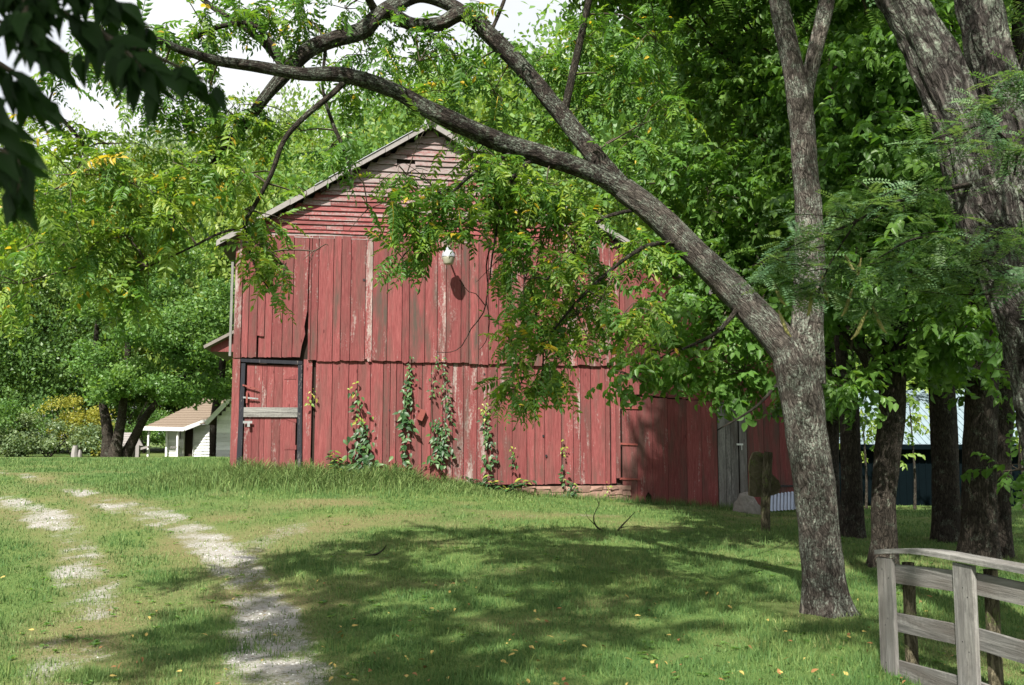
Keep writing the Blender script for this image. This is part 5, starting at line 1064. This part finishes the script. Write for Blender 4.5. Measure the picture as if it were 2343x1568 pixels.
# creepers on the barn wall
VL = [ovate('leaf', t_) for t_ in (.1, .35, .6, .8)]
VY = [ovate('leaf', t_) for t_ in (.2, .6, .95)]
for me in VL: me.materials.append(M['vine'])
for me in VY: me.materials.append(M['vine_young'])
rv_ = np.random.default_rng(8)
def vine(label, stems, n, size, young=0.0, spread=.05):
    t0, z0 = W(*stems[0][0]); base = barn_world(t0, -.05, z0); v = tag(empty('creeper_vine', base, YAW), label, 'vine', 'creepers climbing the barn wall'); mb = MB(); qs = []
    for st in stems:
        P = [np.array([W(*q)[0] - t0, rv_.uniform(-.02, .0), W(*q)[1] - z0]) for q in st]; qs.append(mb.tube(P, [.008] + [.006] * (len(P) - 2) + [.002], 5, .06))
    mb.build('stem', M['twig'], v)
    for k in range(n):
        q = qs[k % len(qs)]; u = (k // len(qs) + rv_.random()) / (n / len(qs))
        if float(vnoise(u * 9 + t0 * 31 + (k % len(qs)) * 5, .5)) < .34: continue
        i_ = min(len(q) - 1, int(u * len(q))); p = q[i_]; s = size * rv_.uniform(.65, 1.2) * (1.15 - .65 * u)
        p = p + np.array([rv_.normal() * spread * (.8 + 1.2 * (1 - u) ** 2), -.03 - rv_.random() * .06, rv_.normal() * .03]); d = np.array([rv_.normal() * .8, -.35, -.7 + rv_.normal() * .35]); up = np.array([rv_.normal() * .3, -1, .5])
        m3 = frames(d[None], up[None])[0] * s * np.array([1, 1.35, 1]); ms = VY if (u > 1 - young) else VL; o = bpy.data.objects.new('leaf', ms[rv_.integers(len(ms))]); COL.objects.link(o); o.parent = v
        o.matrix_local = Matrix(np.vstack([np.hstack([m3, p[:, None]]), [0, 0, 0, 1]]).tolist())
vine('large-leaved creeper tapering to a yellow tip right of the door', [[(828, 1085), (832, 1000), (822, 940), (816, 880)], [(800, 1090), (828, 1020), (835, 960)], [(850, 1090), (836, 1030), (822, 960)], [(770, 1085), (830, 1062), (860, 1080)]], 230, .17, .08, .11)
vine('dense dark creeper hanging in a column left of the junction box', [[(925, 1060), (928, 960), (930, 900), (934, 835)], [(932, 980), (926, 930), (940, 825)]], 130, .135, .0, .055)
vine('creeper in twin strands right of the junction box', [[(1005, 1060), (990, 980), (988, 900), (1000, 820)], [(1010, 1050), (1018, 960), (1016, 880), (1008, 825)], [(995, 1055), (1012, 1000), (1000, 960)]], 230, .115, .0, .06)
vine('narrow creeper with red and yellow pointed tip on the middle boards', [[(1118, 1065), (1112, 1010), (1108, 960), (1105, 925)]], 78, .115, .25, .05)
vine('thin wisp of creeper low on the boards', [[(1172, 1070), (1170, 1040), (1170, 1018)]], 16, .09, .4, .025)
vine('slim yellow-green creeper near the foundation stones', [[(1295, 1130), (1286, 1080), (1284, 1040), (1286, 1005)]], 40, .10, .4, .035)
vine('small pale sprig growing out of the dark gap by the door', [[(716, 925), (717, 905), (716, 893)]], 12, .08, 1.0, .03)
vine('yellow-green runner at the barn corner above the stones', [[(1385, 1140), (1386, 1120), (1383, 1108)]], 14, .08, 1.0, .03)
vine('creeper leaves spilling over the foundation left of the corner', [[(1300, 1125), (1305, 1108), (1290, 1100)], [(1310, 1128), (1318, 1115), (1312, 1105)]], 26, .08, .3, .04)
def weed(label, px, py, h, w, n, size, mt=None, seed=0):
    r = np.random.default_rng(seed); t0, _ = W(px, py); b = barn_world(t0, -.22, 0); b[2] = gz(b[0], b[1]); v = tag(empty('weed_plant', b), label, 'plant', 'weeds at the foot of the barn'); mb = MB(); lv_ = []
    for k in range(n):
        e = np.array([r.normal() * w * .5, r.normal() * .08, h * r.uniform(.6, 1.05)]); q = mb.tube([(0, 0, -.02), e * np.array([.35, .35, .5]), e], [.007, .005, .002], 5, .05)
        for j_ in range(2, len(q)): lv_.append((q[j_], r))
    mb.build('stem', M['vine'], v)
    for p, r_ in lv_:
        for sgn in (1, -1):
            d = np.array([sgn * 1.0 + r.normal() * .4, r.normal() * .7, -.25 + r.normal() * .2]); m3 = frames(d[None], np.array([[r.normal() * .2, -.5, 1.0]]))[0] * size * r.uniform(.7, 1.2); o = bpy.data.objects.new('leaf', (VL if r.random() < .8 else VY)[r.integers(3)]); COL.objects.link(o); o.parent = v
            o.matrix_local = Matrix(np.vstack([np.hstack([m3, (p + r.normal(size=3) * .01)[:, None]]), [0, 0, 0, 1]]).tolist())
weed('upright broad-leaved weed between the door and the large creeper', 770, 1080, .80, .22, 3, .12, seed=1)
weed('leafy weed clump under the narrow creeper', 1110, 1105, .36, .35, 4, .12, seed=2)
weed('taller weed with pale leaves beside the clump', 1150, 1105, .34, .32, 4, .14, seed=3)
weed('low weed at the foot of the dark creeper column', 925, 1090, .34, .3, 3, .12, seed=4)
weed('weed in the tall grass left of the dark column', 895, 1090, .30, .3, 3, .11, seed=5)

# fallen sticks
def stick(label, start, kids):
    b = on_ground(*start[0]); st = tag(empty('fallen_branch', b), label, 'branch'); Yb = b[1]
    def P3(q): p = at(q[0], q[1], Yb); return p - b
    mb = MB(); mb.tube([P3(q) for q in start], [.014, .012, .008][:len(start)] + [.004] * (len(start) - 3), 6, .05, .1); mb.build('stick', M['bark_dark'], st)
    for kd in kids: mb = MB(); mb.tube([P3(q) for q in kd], [.008] + [.003] * (len(kd) - 1), 5, .05); mb.build('twig', M['bark_dark'], st)
stick('bare forked twig standing up out of the lawn before the lean-to', [(1380, 1217), (1362, 1202), (1358, 1180), (1370, 1155), (1372, 1140)], [[(1362, 1202), (1345, 1185), (1338, 1170)], [(1370, 1155), (1365, 1140)]])
stick('bare twig leaning right, beside the standing forked one', [(1412, 1215), (1425, 1200), (1440, 1185), (1452, 1172)], [[(1420, 1208), (1438, 1204), (1452, 1206)]])
stick('short twig lying at the edge of the shaded lawn', [(835, 1272), (862, 1268), (878, 1256), (884, 1246)], [])
# clump of cut grass at the lower left
# fallen leaves
rf_ = np.random.default_rng(17); fl = []
for k in range(900):
    px = rf_.uniform(-20, 2360); py = 1160 + 420 * rf_.random() ** .8
    p = on_ground(px, py); w = 1.0 if px > 700 else .55
    if rf_.random() < w * .42 and p[1] < 20 and not inside_barn(p[0], p[1]): fl.append(p)
FM = [ovate('fallen_leaf', .5) for _ in range(2)]; FM[0].materials.append(M['tan_leaf']); FM[1].materials.append(M['brown_leaf'])
fl.sort(key=lambda p: p[1])
for k, p in enumerate(fl[:230]):
    br_ = int(rf_.random() < .35); o = bpy.data.objects.new('fallen_leaf', FM[br_]); COL.objects.link(o); o.location = p + np.array([0, 0, .045]); s = rf_.uniform(.03, .06); o.scale = (s, s * 1.2, s)
    o.rotation_euler = (rf_.normal() * .35, rf_.normal() * .35, rf_.uniform(0, 6.28))
    tag(o, 'fallen brown leaf lying in the grass' if br_ else 'fallen yellow leaf lying in the grass', 'leaf', 'brown leaves fallen on the lawn' if br_ else 'yellow leaves fallen on the lawn')

# ------------------------------------------------------------------ grass
t = NT('grass_blades'); rn_ = t.attr('rnd'); dr = t.attr('dry')
gcol = t.ramp(rn_, [(0, (.045, .108, .03)), (.5, (.098, .18, .05)), (.88, (.19, .26, .078)), (1, (.34, .33, .14))])
gcol = t.mix(dr, gcol, t.ramp(rn_, [(0, (.10, .16, .045)), (1, (.33, .345, .15))]))
b = t.pbr(gcol, .6, spec=.25); tr_ = t.n('BsdfTranslucent'); t.l(gcol, tr_.inputs['Color']); mx = t.n('MixShader'); mx.inputs[0].default_value = .3
t.l(b.outputs[0], mx.inputs[1]); t.l(tr_.outputs[0], mx.inputs[2]); t.l(mx.outputs[0], t.out.inputs['Surface']); M['grass'] = t.m
def blades(name, x, y, h, w, lean, dry, label):
    n = len(x); r = np.random.default_rng(len(name) + n); z = ground_z(x, y) - gravel(x, y) * .015 - .005; a_ = r.uniform(0, 6.28, n); la = r.uniform(0, 6.28, n); ln = np.abs(r.normal(size=n)) * lean * h
    sx, sy = np.cos(a_) * w, np.sin(a_) * w; tip = np.stack([x + np.cos(la) * ln, y + np.sin(la) * ln, z + np.sqrt(np.maximum(h * h - np.minimum(ln, h * .9) ** 2, 1e-6))], 1)
    V = np.stack([np.stack([x - sx, y - sy, z], 1), np.stack([x + sx, y + sy, z], 1), tip], 1).reshape(-1, 3)
    rr = np.repeat(np.clip(r.beta(2, 2, n) * .7 + fbm(x * .8, y * .8, 3) * .45 + (fbm(x * 4 + 7, y * 4, 3) - .5) * .5 - .1, 0, 1), 3)
    o = link(name, npmesh(name, V, np.arange(3 * n).reshape(-1, 3), False, None, {'rnd': rr, 'dry': np.repeat(dry, 3)}), M['grass']); o['kind'] = 'stuff'; o['label'] = label; return o
def arching(name, x, y, h, w, lean, dry, label):
    n = len(x); r = np.random.default_rng(n); z = ground_z(x, y) - .01; a_ = r.uniform(0, 6.28, n); la = r.uniform(0, 6.28, n); ln = np.abs(r.normal(size=n)) * lean * h + .1 * h
    sx, sy = np.cos(a_) * w, np.sin(a_) * w; cx_, cy_ = np.cos(la) * ln, np.sin(la) * ln; S_ = lambda f, zz, k: np.stack([x + cx_ * f + k * sx, y + cy_ * f + k * sy, z + h * zz], 1)
    V = np.stack([S_(0, 0, -1), S_(0, 0, 1), S_(.22, .55, -.8), S_(.22, .55, .8), S_(.6, .9, -.5), S_(.6, .9, .5), S_(1.15, .86, 0)], 1).reshape(-1, 3)
    T_ = np.array([(0, 1, 3), (0, 3, 2), (2, 3, 5), (2, 5, 4), (4, 5, 6)]); F = (T_[None] + 7 * np.arange(n)[:, None, None]).reshape(-1, 3)
    rr = np.repeat(np.clip(r.beta(2, 2, n) * .6 + .34, 0, .96), 7); o = link(name, npmesh(name, V, F, True, None, {'rnd': rr, 'dry': np.repeat(dry, 7)}), M['grass']); o['kind'] = 'stuff'; o['label'] = label; return o
rgg = np.random.default_rng(99); N = 560000
yy = 5.3 + (34 - 5.3) * rgg.random(N) ** 1.55; hw = yy * .56 + .4; xx = rgg.uniform(-1, 1, N) * hw
dens = np.minimum(1, (8.5 / yy) ** .75) * np.minimum(1, yy / 7.5)
keep = rgg.random(N) < dens * .9; gvv = gravel(xx, yy); keep &= rgg.random(N) > np.clip(gvv * 1.25, 0, .97) * (1 - .6 * sstep(.52, .62, fbm(xx * 4 + 31, yy * 4, 3))); keep &= ~inside_barn(xx, yy)
drr = dryness(xx, yy); keep &= rgg.random(N) > drr * .35
tn = np.hypot(xx - HT[0], yy - HT[1]); keep &= tn > .2; keep &= (tn > .5) | (rgg.random(N) < .6)
xx, yy, drr = xx[keep], yy[keep], drr[keep]
lx = (xx - B0[0]) * EX[0] + (yy - B0[1]) * EX[1]; ly = (xx - B0[0]) * EY[0] + (yy - B0[1]) * EY[1]
tall = sstep(-2.6, -.9, ly) * sstep(-3.5, -1.2, lx) * (1 - sstep(2.6, 5.2, lx)) + .55 * sstep(22, 28, yy) * (1 - sstep(-5, -3, xx))
tall = np.clip(tall, 0, 1)
clump = fbm(xx * 3.1 + 3, yy * 3.1, 4)
hh = (.014 + .115 * np.clip(clump - .18, .05, 1)) * rgg.uniform(.4, 1.4, len(xx)) * np.where(rgg.random(len(xx)) < .02, 2.0, 1) * (1 - .4 * drr) + tall * rgg.uniform(.01, .10, len(xx))
ww = .0036 * (.6 + yy / 9) * rgg.uniform(.7, 1.3, len(xx))
print('blades', len(xx)); blades('lawn_grass', xx, yy, hh, ww, .55, np.clip(drr * .8 - .1, 0, 1), 'short mown lawn grass')
n = 24000; tl_ = rgg.uniform(-2.2, 5.6, n); yl_ = -np.abs(rgg.normal(size=n)) * .45 - .03; Pw = B0[None] + EX[None] * tl_[:, None] + EY[None] * yl_[:, None]
fade = (1 - .7 * sstep(2.4, 5.4, tl_)) * (.15 + .85 * sstep(-2.3, -.2, tl_)); hh = rgg.uniform(.10, .62, n) ** 1.15 * fade * np.exp(yl_ * .7) * (.45 + 1.1 * fbm(tl_ * 2.2, yl_ * 2.2 + 5, 3))
arching('tall_grass', Pw[:, 0], Pw[:, 1], hh, rgg.uniform(.003, .007, n), .75, np.clip(rgg.normal(size=n) * .2, 0, 1), 'tall unmown grass along the foot of the barn')
n = 3500; tl_ = rgg.uniform(5.6, 12, n); yl_ = -np.abs(rgg.normal(size=n)) * .12 - .04; Pw = B0[None] + EX[None] * tl_[:, None] + EY[None] * yl_[:, None]
blades('wall_foot_grass', Pw[:, 0], Pw[:, 1], rgg.uniform(.06, .22, n), np.full(n, .005), .6, np.zeros(n), 'tufts of grass along the lean-to foot')
p = on_ground(205, 1555); n = 2600; rr_ = np.abs(rgg.normal(size=n)) * .13; aa = rgg.uniform(0, 6.28, n)
blades('cut_grass_clump', p[0] + np.cos(aa) * rr_ * 1.3, p[1] + np.sin(aa) * rr_, rgg.uniform(.04, .13, n) * np.exp(-rr_ * 3), np.full(n, .003), .9, np.full(n, .12), 'dark clump of cut grass on the gravel rut')
# scattered small stones on the ruts
n = 9000; yy = rgg.uniform(5.5, 18, n); xx = rgg.uniform(-1, 1, n) * yy * .56; k = gravel(xx, yy) > .45; xx, yy = xx[k], yy[k]; n = len(xx)
q = np.array([(1, 0, 0), (0, 1, 0), (-1, 0, 0), (0, -1, 0), (0, 0, 1)], float); fq = np.array([(0, 1, 4), (1, 2, 4), (2, 3, 4), (3, 0, 4)])
s = rgg.uniform(.006, .02, n); a_ = rgg.uniform(0, 6.28, n); V = np.stack([np.cos(a_)[:, None] * q[:, 0] - np.sin(a_)[:, None] * q[:, 1], np.sin(a_)[:, None] * q[:, 0] + np.cos(a_)[:, None] * q[:, 1], np.repeat(q[None, :, 2] * .6, n, 0)], 2) * s[:, None, None] + np.stack([xx, yy, ground_z(xx, yy) - .014], 1)[:, None]
o = link('rut_gravel', npmesh('rut_gravel', V.reshape(-1, 3), (fq[None] + 5 * np.arange(n)[:, None, None]).reshape(-1, 3), False), M['stone_white']); o['kind'] = 'stuff'; o['label'] = 'pale limestone gravel on the wheel ruts'

# broad-leaved lawn weeds
n = 800; yy = 5.6 + 13 * rgg.random(n) ** 1.3; xx = rgg.uniform(-1, 1, n) * yy * .56; k = (fbm(xx * .7 + 60, yy * .7, 3) > .47) & (gravel(xx, yy) < .5) & ~inside_barn(xx, yy); xx, yy = xx[k], yy[k]; n = len(xx)
P5 = np.repeat(np.stack([xx, yy, ground_z(xx, yy) + .012], 1), 6, 0); a_ = rgg.uniform(0, 6.28, 6 * n); D5 = np.stack([np.cos(a_), np.sin(a_), rgg.uniform(.1, .7, 6 * n)], 1); lv6 = leaf6(1, .45, .2, .3)
V, F, A = scatter((lv6[0], lv6[1], np.full(6, .5)), P5, frames(D5, np.tile([0, 0, 1.0], (6 * n, 1))), rgg.uniform(.025, .06, 6 * n), rgg.random(6 * n) * .8)
o = link('lawn_weeds', npmesh('lawn_weeds', V, F, True, None, {'rnd': A}), M['far_mid']); o['kind'] = 'stuff'; o['label'] = 'small broad-leaved weeds in the lawn'
